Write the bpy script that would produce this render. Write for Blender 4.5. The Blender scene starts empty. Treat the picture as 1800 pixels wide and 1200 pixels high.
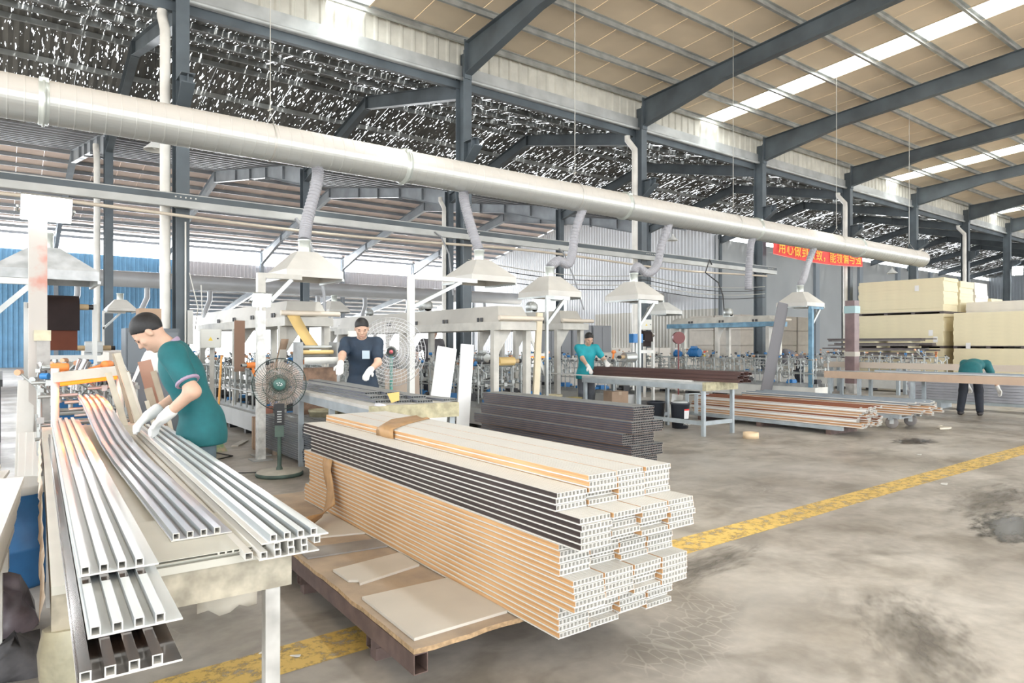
import bpy, math, random
import numpy as np
from mathutils import Vector, Matrix
random.seed(7)
scene = bpy.context.scene
COL = scene.collection
# ------------------------------------------------------------------ camera
cam_d = bpy.data.cameras.new('camera'); cam = bpy.data.objects.new('camera', cam_d); COL.objects.link(cam)
cam_d.sensor_width = 36.0; cam_d.lens = 36.0*1180/1800; cam_d.shift_y = 5/1800; cam_d.clip_end = 500
cam.location = (0, 0, 1.35); cam.rotation_euler = (math.pi/2, 0, math.radians(-37.19))
scene.camera = cam
# ------------------------------------------------------------------ world: bright hazy daylight
world = bpy.data.worlds.new('world'); scene.world = world; world.use_nodes = True
nt = world.node_tree; nt.nodes.clear()
wo = nt.nodes.new('ShaderNodeOutputWorld'); bg = nt.nodes.new('ShaderNodeBackground')
bg.inputs[0].default_value = (0.93, 0.97, 1.0, 1); bg.inputs[1].default_value = 4.7
nt.links.new(bg.outputs[0], wo.inputs[0])
sd = bpy.data.lights.new('sun', 'SUN'); sun = bpy.data.objects.new('sun', sd); COL.objects.link(sun)
sd.energy = 22.0; sd.angle = math.radians(12); sd.color = (1, 0.96, 0.9)
sun.rotation_euler = (math.radians(25), math.radians(12), 0)
def daylight(name,loc,rot,sx,sy,e):       # added area lamps boosting far-bay light, showing white like the sky
    d=bpy.data.lights.new(name,'AREA'); d.shape='RECTANGLE'; d.size=sx; d.size_y=sy; d.energy=e; d.color=(.95,.98,1)
    o=bpy.data.objects.new(name,d); COL.objects.link(o); o.location=loc; o.rotation_euler=rot
daylight('added_fill_clerestory',(11.5,48.75,7.4),(math.radians(-90),0,0),41,.9,5000)
daylight('added_fill_far_opening',(20,63.5,1.9),(math.radians(-90),0,0),34,3.6,7000)
vs = scene.view_settings
vs.view_transform = 'Standard'; vs.look = 'None'; vs.gamma = 1; vs.use_curve_mapping = False
vs.exposure = 0.08
scene.cycles.max_bounces = 10; scene.cycles.diffuse_bounces = 6; scene.cycles.transparent_max_bounces = 12
scene.cycles.sample_clamp_indirect = 6.0
# ------------------------------------------------------------------ mesh helpers
class MB:
    def __init__(s): s.v=[]; s.f=[]; s.m=[]; s.sm=[]
    def add(s, vs_, fs, mat=0, smooth=False):
        o=len(s.v); s.v.extend([tuple(p) for p in vs_])
        for f in fs: s.f.append(tuple(i+o for i in f)); s.m.append(mat); s.sm.append(smooth)
        return s
    def hexa(s, p, mat=0):   # 8 points: bottom loop 0-3, top loop 4-7
        return s.add(p, [(3,2,1,0),(4,5,6,7),(0,1,5,4),(1,2,6,5),(2,3,7,6),(3,0,4,7)], mat)
    def box(s, x0,x1,y0,y1,z0,z1, mat=0):
        return s.hexa([(x0,y0,z0),(x1,y0,z0),(x1,y1,z0),(x0,y1,z0),(x0,y0,z1),(x1,y0,z1),(x1,y1,z1),(x0,y1,z1)], mat)
    def cbox(s, c, d, mat=0):
        return s.box(c[0]-d[0]/2,c[0]+d[0]/2,c[1]-d[1]/2,c[1]+d[1]/2,c[2]-d[2]/2,c[2]+d[2]/2,mat)
    def bar(s, p0, p1, w, h, mat=0, up=(0,0,1)):
        p0=Vector(p0); p1=Vector(p1); d=(p1-p0).normalized(); u=Vector(up)
        if abs(d.dot(u))>.99: u=Vector((0,1,0))
        r=d.cross(u).normalized(); u=r.cross(d).normalized()
        P=[]
        for q in (p0,p1):
            for a,b in ((-1,-1),(1,-1),(1,1),(-1,1)): P.append(q+r*(a*w/2)+u*(b*h/2))
        return s.hexa(P, mat)
    def tube(s, path, r, n=8, mat=0, caps=True, smooth=True, inner=None):
        path=[Vector(p) for p in path]; k=len(path)
        rs=r if isinstance(r,(list,tuple)) else [r]*k
        t=[]
        for i in range(k):
            a=path[max(i-1,0)]; b=path[min(i+1,k-1)]; d=b-a
            t.append(d.normalized() if d.length>1e-9 else Vector((0,0,1)))
        u=Vector((0,0,1)) if abs(t[0].z)<.9 else Vector((0,1,0))
        V=[]
        for i in range(k):
            u=(u-t[i]*u.dot(t[i]))
            if u.length<1e-6: u=t[i].orthogonal()
            u.normalize(); w=t[i].cross(u)
            for j in range(n):
                a=2*math.pi*j/n; V.append(path[i]+(u*math.cos(a)+w*math.sin(a))*rs[i])
        F=[]
        for i in range(k-1):
            for j in range(n):
                j2=(j+1)%n; F.append((i*n+j,i*n+j2,(i+1)*n+j2,(i+1)*n+j))
        s.add(V,F,mat,smooth)
        if caps:
            s.add(V[:n],[tuple(range(n-1,-1,-1))],mat); s.add(V[-n:],[tuple(range(n))],mat)
        return s
    def lathe(s, prof, n=16, c=(0,0,0), axis='z', mat=0, smooth=True):
        V=[]; c=Vector(c)
        for (r,h) in prof:
            for j in range(n):
                a=2*math.pi*j/n; x,y=r*math.cos(a),r*math.sin(a)
                V.append(c+(Vector((x,y,h)) if axis=='z' else Vector((h,x,y)) if axis=='x' else Vector((y,h,x))))
        F=[]
        for i in range(len(prof)-1):
            for j in range(n):
                j2=(j+1)%n; F.append((i*n+j,i*n+j2,(i+1)*n+j2,(i+1)*n+j))
        return s.add(V,F,mat,smooth)
    def rtube(s, x0,x1,z0,z1,t, path, mat=0, mtop=None, mside=None, minner=None):
        """hollow rectangular tube swept along path of (y, dz[, dx])"""
        O=[(x0,z0),(x1,z0),(x1,z1),(x0,z1)]; I=[(x0+t,z0+t),(x1-t,z0+t),(x1-t,z1-t),(x0+t,z1-t)]
        V=[]
        for p in path:
            dx=p[2] if len(p)>2 else 0
            for (x,z) in O+I: V.append((x+dx,p[0],z+p[1]))
        mt=mat if mtop is None else mtop; ms=mat if mside is None else mside
        mm=[mat,ms,mt,ms]
        for i in range(len(path)-1):
            a=i*8; b=a+8
            for j in range(4):
                k=(j+1)%4
                s.add([V[a+j],V[a+k],V[b+k],V[b+j]],[(0,1,2,3)],mm[j])
                s.add([V[a+4+j],V[b+4+j],V[b+4+k],V[a+4+k]],[(0,1,2,3)],mat if minner is None else minner)
        for a,fl in ((0,1),((len(path)-1)*8,0)):
            for j in range(4):
                k=(j+1)%4; q=[V[a+j],V[a+4+j],V[a+4+k],V[a+k]]
                s.add(q if fl else q[::-1],[(0,1,2,3)],mat)
        return s
    def hbeam(s, p0, p1, d0, d1, fw, tf=.012, tw=.008, mat=0, updir=(0,0,1)):
        """I-beam; p0,p1 = centre of the top flange's top; depth measured along -updir"""
        p0=Vector(p0); p1=Vector(p1); u=Vector(updir).normalized(); r=(p1-p0).normalized().cross(u).normalized()
        def q(a,b,wa):
            P=[]
            for (p,d) in ((p0,d0),(p1,d1)):
                za=a if a>=0 else d+a; zb=b if b>=0 else d+b
                if b==-0.0001: zb=d
                P.append([p-r*wa-u*zb, p+r*wa-u*zb, p+r*wa-u*za, p-r*wa-u*za])
            s.hexa(P[0]+P[1],mat)
        q(0,tf,fw/2); q(-tf,-0.0001,fw/2); q(tf,-tf,tw/2)
        return s
    def mesh(s, name, mats):
        me=bpy.data.meshes.new(name)
        me.from_pydata(s.v,[],s.f)
        for m in (mats if isinstance(mats,(list,tuple)) else [mats]): me.materials.append(m)
        if len(s.f):
            me.polygons.foreach_set('material_index',s.m); me.polygons.foreach_set('use_smooth',s.sm)
        me.update(); return me
    def build(s, name, mats, parent=None, loc=(0,0,0), rz=0, **kw):
        return O(name, s.mesh(name,mats), parent, loc, rz, **kw)
def tag(o, label=None, cat=None, group=None, kind=None):
    if label: o['label']=label
    if cat: o['category']=cat
    if group: o['group']=group
    if kind: o['kind']=kind
    return o
def O(name, me, parent=None, loc=(0,0,0), rz=0, rot=None, scale=None, label=None, cat=None, group=None, kind=None):
    o=bpy.data.objects.new(name, me); COL.objects.link(o); o.location=loc
    o.rotation_euler = rot if rot is not None else (0,0,rz)
    if scale is not None: o.scale = scale if isinstance(scale,(tuple,list)) else (scale,)*3
    if parent is not None: o.parent=parent
    return tag(o,label,cat,group,kind)
def E(name, label, cat, loc=(0,0,0), rz=0, group=None, kind=None, rot=None):
    o=O(name,None,None,loc,rz,rot); o.empty_display_size=.05
    return tag(o,label,cat,group,kind)
def copy_tree(o, loc=None, rz=None, label=None, parent=None):
    c=o.copy(); COL.objects.link(c); c.parent=parent
    if loc is not None: c.location=loc
    if rz is not None: c.rotation_euler=(0,0,rz)
    if label: c['label']=label
    for ch in o.children: copy_tree(ch,parent=c)
    return c
R=math.radians
_U=['','first','second','third','fourth','fifth','sixth','seventh','eighth','ninth','tenth','eleventh','twelfth','thirteenth','fourteenth','fifteenth','sixteenth','seventeenth','eighteenth','nineteenth','twentieth']
def nth(i):      # 0 -> first
    i+=1
    if i<=20: return _U[i]
    return {2:'twenty-',3:'thirty-',4:'forty-'}[i//10]+_U[i%10] if i%10 else {30:'thirtieth',40:'fortieth'}.get(i,'fiftieth')
# ------------------------------------------------------------------ materials
def M(name, col, rough=.5, metal=0., var=0., scale=4., col2=None, bump=0., stretch=(1,1,1), spec=.5, detail=3, coat=0., ramp=(.35,.65), bscale=None):
    m=bpy.data.materials.new(name); m.use_nodes=True; N=m.node_tree.nodes; L=m.node_tree.links
    b=N['Principled BSDF']; b.inputs['Base Color'].default_value=(*col,1); b.inputs['Roughness'].default_value=rough
    b.inputs['Metallic'].default_value=metal; b.inputs['Specular IOR Level'].default_value=spec
    if coat: b.inputs['Coat Weight'].default_value=coat; b.inputs['Coat Roughness'].default_value=.08
    if var or col2 or bump:
        tc=N.new('ShaderNodeTexCoord'); mp=N.new('ShaderNodeMapping'); mp.inputs['Scale'].default_value=stretch
        L.new(tc.outputs['Object'],mp.inputs[0])
        no=N.new('ShaderNodeTexNoise'); no.inputs['Scale'].default_value=scale; no.inputs['Detail'].default_value=detail
        L.new(mp.outputs[0],no.inputs[0])
        if var or col2:
            cr=N.new('ShaderNodeValToRGB'); cr.color_ramp.elements[0].position=ramp[0]; cr.color_ramp.elements[1].position=ramp[1]
            c2=col2 if col2 else tuple(max(0,c*(1-var)) for c in col)
            cr.color_ramp.elements[0].color=(*c2,1); cr.color_ramp.elements[1].color=(*col,1)
            L.new(no.outputs[0],cr.inputs[0]); L.new(cr.outputs[0],b.inputs['Base Color'])
        if bump:
            n2=no
            if bscale:
                n2=N.new('ShaderNodeTexNoise'); n2.inputs['Scale'].default_value=bscale; L.new(mp.outputs[0],n2.inputs[0])
            bp=N.new('ShaderNodeBump'); bp.inputs['Strength'].default_value=bump; bp.inputs['Distance'].default_value=.02
            L.new(n2.outputs[0],bp.inputs['Height']); L.new(bp.outputs[0],b.inputs['Normal'])
    return m
def emit(name, col, strength):
    m=bpy.data.materials.new(name); m.use_nodes=True; b=m.node_tree.nodes['Principled BSDF']
    b.inputs['Base Color'].default_value=(*col,1); b.inputs['Emission Color'].default_value=(*col,1); b.inputs['Emission Strength'].default_value=strength
    return m
steel   = M('painted_steel',(.11,.135,.155),.45,0,.35,1.2)
steel_l = M('pale_painted_steel',(.30,.335,.37),.45,0,.25,1.2)
galv    = M('galvanised_steel',(.50,.52,.51),.38,.55,.3,3,bump=.05)
purl_d  = M('grey_purlin_steel',(.30,.32,.32),.5,.2,.3,2)
pvc     = M('white_pvc_pipe',(.78,.76,.71),.35,0,.14,3)
white_m = M('white_enamel',(.72,.72,.69),.35,0,.12,4)
cream_m = M('cream_enamel',(.56,.54,.49),.4,0,.2,5)
black_p = M('black_plastic',(.02,.02,.022),.4)
black_r = M('black_rubber',(.03,.03,.03),.7)
# ------------------------------------------------------------------ THE BUILDING
R1, R2, R3, BAY, X0 = 13.1, 23.4, 48.3, 6.0, 2.53
XA, XB = -9.5, 74.5              # building's ends along its axis
XG = 32.5                        # gable wall
def floor_material():
    m=bpy.data.materials.new('worn_concrete'); m.use_nodes=True; N=m.node_tree.nodes; L=m.node_tree.links; b=N['Principled BSDF']
    tc=N.new('ShaderNodeTexCoord')
    def noise(sc,det,stretch=(1,1,1),dist=0):
        mp=N.new('ShaderNodeMapping'); mp.inputs['Scale'].default_value=stretch; L.new(tc.outputs['Object'],mp.inputs[0])
        n=N.new('ShaderNodeTexNoise'); n.inputs['Scale'].default_value=sc; n.inputs['Detail'].default_value=det; n.inputs['Distortion'].default_value=dist
        L.new(mp.outputs[0],n.inputs[0]); return n.outputs[0]
    def ramp(src,stops):
        cr=N.new('ShaderNodeValToRGB'); e=cr.color_ramp.elements
        while len(e)<len(stops): e.new(.5)
        for i,(p,c) in enumerate(stops): e[i].position=p; e[i].color=(*c,1)
        L.new(src,cr.inputs[0]); return cr.outputs[0]
    def mix(f,a,bb,mode='MIX'):
        x=N.new('ShaderNodeMix'); x.data_type='RGBA'; x.blend_type=mode
        if isinstance(f,float): x.inputs[0].default_value=f
        else: L.new(f,x.inputs[0])
        L.new(a,x.inputs[6]); L.new(bb,x.inputs[7]); return x.outputs[2]
    base=ramp(noise(.9,6),[(.3,(.27,.24,.20)),(.5,(.375,.345,.305)),(.72,(.48,.45,.41))])
    mott=ramp(noise(2.6,9,(1,1.4,1),.8),[(.34,(.72,.71,.69)),(.52,(1,1,1)),(.7,(1.1,1.1,1.1))])
    base=mix(1.0,base,mott,'MULTIPLY')
    fine=ramp(noise(14,4),[(.3,(.86,.86,.86)),(.7,(1.06,1.06,1.06))])
    base=mix(1.0,base,fine,'MULTIPLY')
    # dark damp patches
    damp=ramp(noise(.55,3,(1,1.3,1),.6),[(.56,(0,0,0)),(.70,(1,1,1))])
    damp2=ramp(noise(6,3,(1,.4,1)),[(.35,(0,0,0)),(.6,(1,1,1))])
    dm=mix(1.0,damp,damp2,'MULTIPLY')
    darkc=N.new('ShaderNodeRGB'); darkc.outputs[0].default_value=(.13,.115,.095,1)
    sc=N.new('ShaderNodeMath'); sc.operation='MULTIPLY'; sc.inputs[1].default_value=.75
    L.new(dm,sc.inputs[0])
    base=mix(sc.outputs[0],base,darkc.outputs[0])
    # dusty pale wear
    dust=ramp(noise(.35,4,(1,1,1),.4),[(.5,(0,0,0)),(.75,(.6,.6,.6))])
    palec=N.new('ShaderNodeRGB'); palec.outputs[0].default_value=(.50,.485,.46,1)
    base=mix(dust,base,palec.outputs[0])
    # tyre tracks: cracked dark cells inside curved bands
    vo=N.new('ShaderNodeTexVoronoi'); vo.feature='DISTANCE_TO_EDGE'; vo.inputs['Scale'].default_value=17
    mp=N.new('ShaderNodeMapping'); mp.inputs['Scale'].default_value=(1,.55,1); L.new(tc.outputs['Object'],mp.inputs[0]); L.new(mp.outputs[0],vo.inputs[0])
    cells=ramp(vo.outputs[0],[(.02,(0,0,0)),(.06,(1,1,1))])
    wv=N.new('ShaderNodeTexWave'); wv.inputs['Scale'].default_value=.16; wv.inputs['Distortion'].default_value=4.5; wv.inputs['Detail'].default_value=1; wv.inputs['Detail Scale'].default_value=.5
    mp2=N.new('ShaderNodeMapping'); mp2.inputs['Rotation'].default_value=(0,0,1.1); L.new(tc.outputs['Object'],mp2.inputs[0]); L.new(mp2.outputs[0],wv.inputs[0])
    band=ramp(wv.outputs[0],[(.86,(0,0,0)),(.96,(1,1,1))])
    brk=ramp(noise(.8,2),[(.52,(0,0,0)),(.62,(.42,.42,.42))])
    tm=mix(1.0,mix(1.0,cells,band,'MULTIPLY'),brk,'MULTIPLY')
    base=mix(tm,base,darkc.outputs[0])
    L.new(base,b.inputs['Base Color'])
    rr=ramp(noise(1.3,3),[(.3,(.30,.30,.30)),(.7,(.55,.55,.55))]); L.new(rr,b.inputs['Roughness'])
    bp=N.new('ShaderNodeBump'); bp.inputs['Strength'].default_value=.06; bp.inputs['Distance'].default_value=.01
    L.new(noise(30,3),bp.inputs['Height']); L.new(bp.outputs[0],b.inputs['Normal'])
    return m
concrete=floor_material()
f=MB().box(-60,110,-40,90,-.3,0)
f.build('floor',concrete,label='worn grey concrete factory floor with tyre marks',cat='floor',kind='structure')
# worn yellow line
def worn_paint():
    m=bpy.data.materials.new('worn_yellow_paint'); m.use_nodes=True; N=m.node_tree.nodes; L=m.node_tree.links; b=N['Principled BSDF']
    tc=N.new('ShaderNodeTexCoord'); n=N.new('ShaderNodeTexNoise'); n.inputs['Scale'].default_value=13; n.inputs['Detail'].default_value=8; n.inputs['Roughness'].default_value=.7
    L.new(tc.outputs['Object'],n.inputs[0])
    cr=N.new('ShaderNodeValToRGB'); e=cr.color_ramp.elements; e[0].position=.40; e[1].position=.52; e[0].color=(0,0,0,1); e[1].color=(1,1,1,1)
    L.new(n.outputs[0],cr.inputs[0])
    n2=N.new('ShaderNodeTexNoise'); n2.inputs['Scale'].default_value=2; L.new(tc.outputs['Object'],n2.inputs[0])
    c2=N.new('ShaderNodeValToRGB'); c2.color_ramp.elements[0].color=(.62,.42,.12,1); c2.color_ramp.elements[1].color=(.72,.50,.13,1); L.new(n2.outputs[0],c2.inputs[0])
    L.new(c2.outputs[0],b.inputs['Base Color']); b.inputs['Roughness'].default_value=.5
    tr=N.new('ShaderNodeBsdfTransparent'); mx=N.new('ShaderNodeMixShader')
    mul=N.new('ShaderNodeMath'); mul.operation='MULTIPLY_ADD'; mul.inputs[1].default_value=.75; mul.inputs[2].default_value=.22
    L.new(cr.outputs[0],mul.inputs[0]); L.new(mul.outputs[0],mx.inputs[0]); L.new(tr.outputs[0],mx.inputs[1]); L.new(b.outputs[0],mx.inputs[2])
    L.new(mx.outputs[0],N['Material Output'].inputs[0]); return m
yl=MB()
NY=60; V=[];F=[]
for i in range(NY+1):
    x=-6+i*1.2; e0=random.uniform(-.012,.012); e1=random.uniform(-.012,.012)
    V+= [(x,2.76+e0,.0015),(x,3.01+e1,.0015)]
for i in range(NY): F.append((2*i,2*i+2,2*i+3,2*i+1))
yl.add(V,F); yl.build('floor_line',worn_paint(),label='worn yellow painted line crossing the concrete floor',cat='floor line',kind='structure')
# soft dark stains soaked into the concrete
def stain_material(name,col,rough,gain):
    m=bpy.data.materials.new(name); m.use_nodes=True; N=m.node_tree.nodes; L=m.node_tree.links; b=N['Principled BSDF']
    b.inputs['Base Color'].default_value=(*col,1); b.inputs['Roughness'].default_value=rough
    tc=N.new('ShaderNodeTexCoord'); g=N.new('ShaderNodeTexGradient'); g.gradient_type='SPHERICAL'; L.new(tc.outputs['Object'],g.inputs[0])
    n=N.new('ShaderNodeTexNoise'); n.inputs['Scale'].default_value=3.5; n.inputs['Detail'].default_value=6; n.inputs['Roughness'].default_value=.65; L.new(tc.outputs['Object'],n.inputs[0])
    a=N.new('ShaderNodeMath'); a.operation='MULTIPLY_ADD'; a.inputs[1].default_value=2.2; a.inputs[2].default_value=-1.25; L.new(n.outputs[0],a.inputs[0])
    c=N.new('ShaderNodeMath'); c.operation='ADD'; L.new(g.outputs[0],c.inputs[0]); L.new(a.outputs[0],c.inputs[1])
    d=N.new('ShaderNodeMath'); d.operation='MULTIPLY'; d.use_clamp=True; d.inputs[1].default_value=gain; L.new(c.outputs[0],d.inputs[0])
    e=N.new('ShaderNodeMath'); e.operation='MULTIPLY'; L.new(d.outputs[0],e.inputs[0])
    f=N.new('ShaderNodeMath'); f.operation='MULTIPLY'; f.use_clamp=True; f.inputs[1].default_value=4; L.new(g.outputs[0],f.inputs[0]); L.new(f.outputs[0],e.inputs[1])
    tr=N.new('ShaderNodeBsdfTransparent'); mx=N.new('ShaderNodeMixShader'); L.new(e.outputs[0],mx.inputs[0]); L.new(tr.outputs[0],mx.inputs[1]); L.new(b.outputs[0],mx.inputs[2]); L.new(mx.outputs[0],N['Material Output'].inputs[0]); return m
st_m=stain_material('dark_stain',(.13,.115,.098),.4,.75); st_w=stain_material('wet_stain',(.05,.045,.04),.12,2.0)
disc=MB().add([(0,0,0)]+[(math.cos(2*math.pi*i/32),math.sin(2*math.pi*i/32),0) for i in range(32)],[(0,1+i,1+(i+1)%32) for i in range(32)])
dm1=disc.mesh('floor_stain',st_m); dm2=disc.mesh('floor_stain',st_w)
for k,(x,y,rx,ry,a,me,lab) in enumerate(((10.1,4.05,.5,.3,0,dm2,'small dark oval stain on the floor beyond the yellow line'),(5.95,1.72,.7,.3,.2,dm2,'wet dark stain on the floor at the right picture edge'),(3.35,2.55,.8,.22,.1,dm1,'long dark smear on the floor between stack and line'),(3.35,1.32,.75,.32,.6,dm1,'broad dark patch on the floor at the lower right'),(6.9,2.1,1.2,.35,.1,dm1,'dark tyre smear on the floor below the yellow line'),(4.6,4.3,.5,.2,.3,dm1,'faint dark patch on the floor beyond the white stack'))):
    O('floor_stain',me,None,(x,y,.0022+.0002*k),rz=a,scale=(rx,ry,1),label=lab,cat='stain',kind='structure')
# ---- high-bay roof
ZR=8.46; SL=.071
def zr(y): return ZR+SL*(R1-y)
YN=-15.0
roof_m=M('beige_roof_sheet',(.80,.675,.51),.6,0,.14,.7,bump=.03)
back_m=M('roof_backing',(.35,.30,.25),.8)
def sky_sheet():
    m=bpy.data.materials.new('translucent_skylight'); m.use_nodes=True; N=m.node_tree.nodes; L=m.node_tree.links
    for n in list(N):
        if n.type!='OUTPUT_MATERIAL': N.remove(n)
    t=N.new('ShaderNodeBsdfTranslucent'); t.inputs[0].default_value=(.9,.92,.92,1); r=N.new('ShaderNodeBsdfTransparent'); r.inputs[0].default_value=(.9,.92,.92,1)
    x=N.new('ShaderNodeMixShader'); x.inputs[0].default_value=.5; L.new(t.outputs[0],x.inputs[1]); L.new(r.outputs[0],x.inputs[2]); L.new(x.outputs[0],N['Material Output'].inputs[0])
    return m
skym=sky_sheet()
def slope_sheet(x0,x1,ya,yb,za,zb,t=.05):
    return MB().hexa([(x0,ya,za),(x1,ya,za),(x1,yb,zb),(x0,yb,zb),(x0,ya,za+t),(x1,ya,za+t),(x1,yb,zb+t),(x0,yb,zb+t)])
SKY=[(5.3,6.15),(17.45,18.35),(30.1,31.2),(42.3,43.3)]
ceil=E('ceiling','beige sheet roof over the high bay','ceiling',kind='structure')
x=XA; sheet=slope_sheet(.006,.994,YN,R1+.15,zr(YN),zr(R1+.15)).mesh('roof_sheet',roof_m)
edges=[]
for a,b in SKY: edges.append((a,b))
def add_strip(a,b):
    n=max(1,round(b-a)); w=(b-a)/n
    for i in range(n): O('roof_sheet',sheet,ceil,(a+i*w,0,0),scale=(w,1,1))
prev=XA
for a,b in SKY:
    add_strip(prev,a); prev=b
add_strip(prev,XB)
for i,(a,b) in enumerate(SKY):
    sk=slope_sheet(a,b,YN,R1-.1,zr(YN)+.06,zr(R1-.1)+.06,.004).build('window_%d'%(i+1),skym,label=['first','second','third','fourth'][i]+' skylight strip from the camera end in the beige roof',cat='skylight',kind='structure')
    fr=MB()
    for xx in (a,b): fr.hexa([(xx-.02,YN,zr(YN)-.02),(xx+.02,YN,zr(YN)-.02),(xx+.02,R1,zr(R1)-.02),(xx-.02,R1,zr(R1)-.02),(xx-.02,YN,zr(YN)+.07),(xx+.02,YN,zr(YN)+.07),(xx+.02,R1,zr(R1)+.07),(xx-.02,R1,zr(R1)+.07)])
    fr.build('window_frame',roof_m,sk)
pur_hi=E('roof_purlins','galvanised purlins running under the beige high bay roof','purlins',kind='structure')
pm=MB(); pm.box(XA,XB,-.035,.035,.14,.155); pm.box(XA,XB,-.035,.035,0,.012); pm.box(XA,XB,.027,.035,.012,.14); pm=pm.mesh('purlin',galv)
y=R1-.05
while y>YN:
    O('purlin',pm,pur_hi,(0,y,zr(y)-.155)); y-=1.2
# ---- columns
def h_col(h,fw=.22,d=.34,mat=0):
    m=MB(); m.box(-fw/2,fw/2,-d/2,-d/2+.014,0,h,mat); m.box(-fw/2,fw/2,d/2-.014,d/2,0,h,mat); m.box(-.005,.005,-d/2+.014,d/2-.014,0,h,mat); return m
ORD=['first','second','third','fourth','fifth','sixth','seventh','eighth','ninth','tenth','eleventh','twelfth']
c1=h_col(8.1).mesh('column_shaft',steel); base=MB().box(-.2,.2,-.25,.25,0,.03).mesh('base_plate',steel)
capm=MB(); 
cor=MB()   # corbel towards -Y
cor.hexa([(-.11,-.62,5.98),(.11,-.62,5.98),(.11,-.17,5.98),(-.11,-.17,5.98),(-.11,-.62,6.0),(.11,-.62,6.0),(.11,-.17,6.0),(-.11,-.17,6.0)])
cor.hexa([(-.006,-.60,5.84),(.006,-.60,5.84),(.006,-.17,5.52),(-.006,-.17,5.52),(-.006,-.60,5.98),(.006,-.60,5.98),(.006,-.17,5.98),(-.006,-.17,5.98)])
cor.hexa([(-.11,-.62,5.82),(.11,-.62,5.82),(.11,-.17,5.50),(-.11,-.17,5.50),(-.11,-.62,5.84),(.11,-.62,5.84),(.11,-.17,5.52),(-.11,-.17,5.52)])
cor.box(-.11,.11,-.48,-.47,5.72,5.98)
cor=cor.mesh('corbel',steel)
raf=MB(); L_=R1-.17
raf.hbeam((0,L_,8.28),(0,L_-2.6,8.28+SL*2.6),.74,.42,.2); raf.hbeam((0,L_-2.6,8.28+SL*2.6),(0,YN,8.28+SL*(L_-YN)),.42,.42,.2)
raf.box(-.1,.1,L_-.03,L_,7.45,8.34)
raf=raf.mesh('rafter',steel)
pipe_shape=MB().tube([(0,.28,7.35),(0,.28,7.2),(0,0,6.86),(0,0,6.7),(0,0,0.05)],.085,14)
for z in (5.0,2.6): pipe_shape.tube([(0,0,z),(0,0,z+.12)],.093,14)
pipe_me=pipe_shape.mesh('downpipe',pvc)
for n in range(-2,12):
    X=X0+BAY*n
    c=E('column','%s steel column of the high bay row'%(ORD[n] if n>=0 else 'hidden'),'column',(X,R1,0),kind='structure')
    if n<0: c['label']='steel column of the high bay row beyond the picture edge'
    O('column_shaft',c1,c); O('base_plate',base,c); O('corbel',cor,c)
    r=O('rafter',raf,None,(X,0,0),label=('%s tapered dark rafter of the high bay, counted from the camera end'%ORD[n]) if n>=0 else 'tapered dark rafter behind the camera end',cat='rafter',kind='structure')
    if n%2==0 and n>=0:
        O('downpipe',pipe_me,None,(X-.26,R1-.05,0),label='white downpipe beside the %s column of the high bay row'%ORD[n],cat='downpipe')
# eave band between high roof and the net roof
clad=M('cream_cladding',(.60,.59,.53),.5,0,.15,3)
gut=M('grey_white_gutter',(.50,.52,.52),.4,.2,.25,2)
def corrugated(length,height,pitch=.2,depth=.03,flat=.55,axis='x'):
    """trapezoid sheet in the x-z plane, ribs run along z"""
    m=MB(); pts=[]; x=0
    while x<length-1e-6:
        e=min(x+pitch,length)
        for fr,dp in ((0,0),(flat,0),(flat+.12,depth),(.88,depth)):
            xx=x+fr*pitch
            if xx<=length: pts.append((xx,dp))
        x+=pitch
    pts.append((length,0))
    V=[]
    for (a,d) in pts: V+= [(a,-d,0),(a,-d,height)]
    m.add(V,[(2*i,2*i+2,2*i+3,2*i+1) for i in range(len(pts)-1)])
    return m
eave=E('wall_eave_band','cream ribbed cladding band under the high bay eave','cladding',kind='structure')
cl=corrugated(6.0,.66,.30,.03,.6).mesh('cladding_sheet',clad)
for n in range(-2,12): O('cladding_sheet',cl,eave,(X0+BAY*n,R1+.12,7.83))
gm=MB(); gm.box(XA,XB,-.02,.02,7.55,7.83); gm.box(XA,XB,-.06,.28,7.55,7.57); gm.tube([(XA,-.05,7.52),(XB,-.05,7.52)],.045,8)
gm.build('eave_gutter',gut,None,(0,R1+.08,0),label='long pale gutter along the high bay eave',cat='gutter',kind='structure')
db=MB(); db.box(XA,XB,-.06,.06,7.32,7.5); db.build('eave_beam',steel,None,(0,R1+.2,0),label='dark steel beam beneath the eave gutter',cat='beam',kind='structure')
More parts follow.
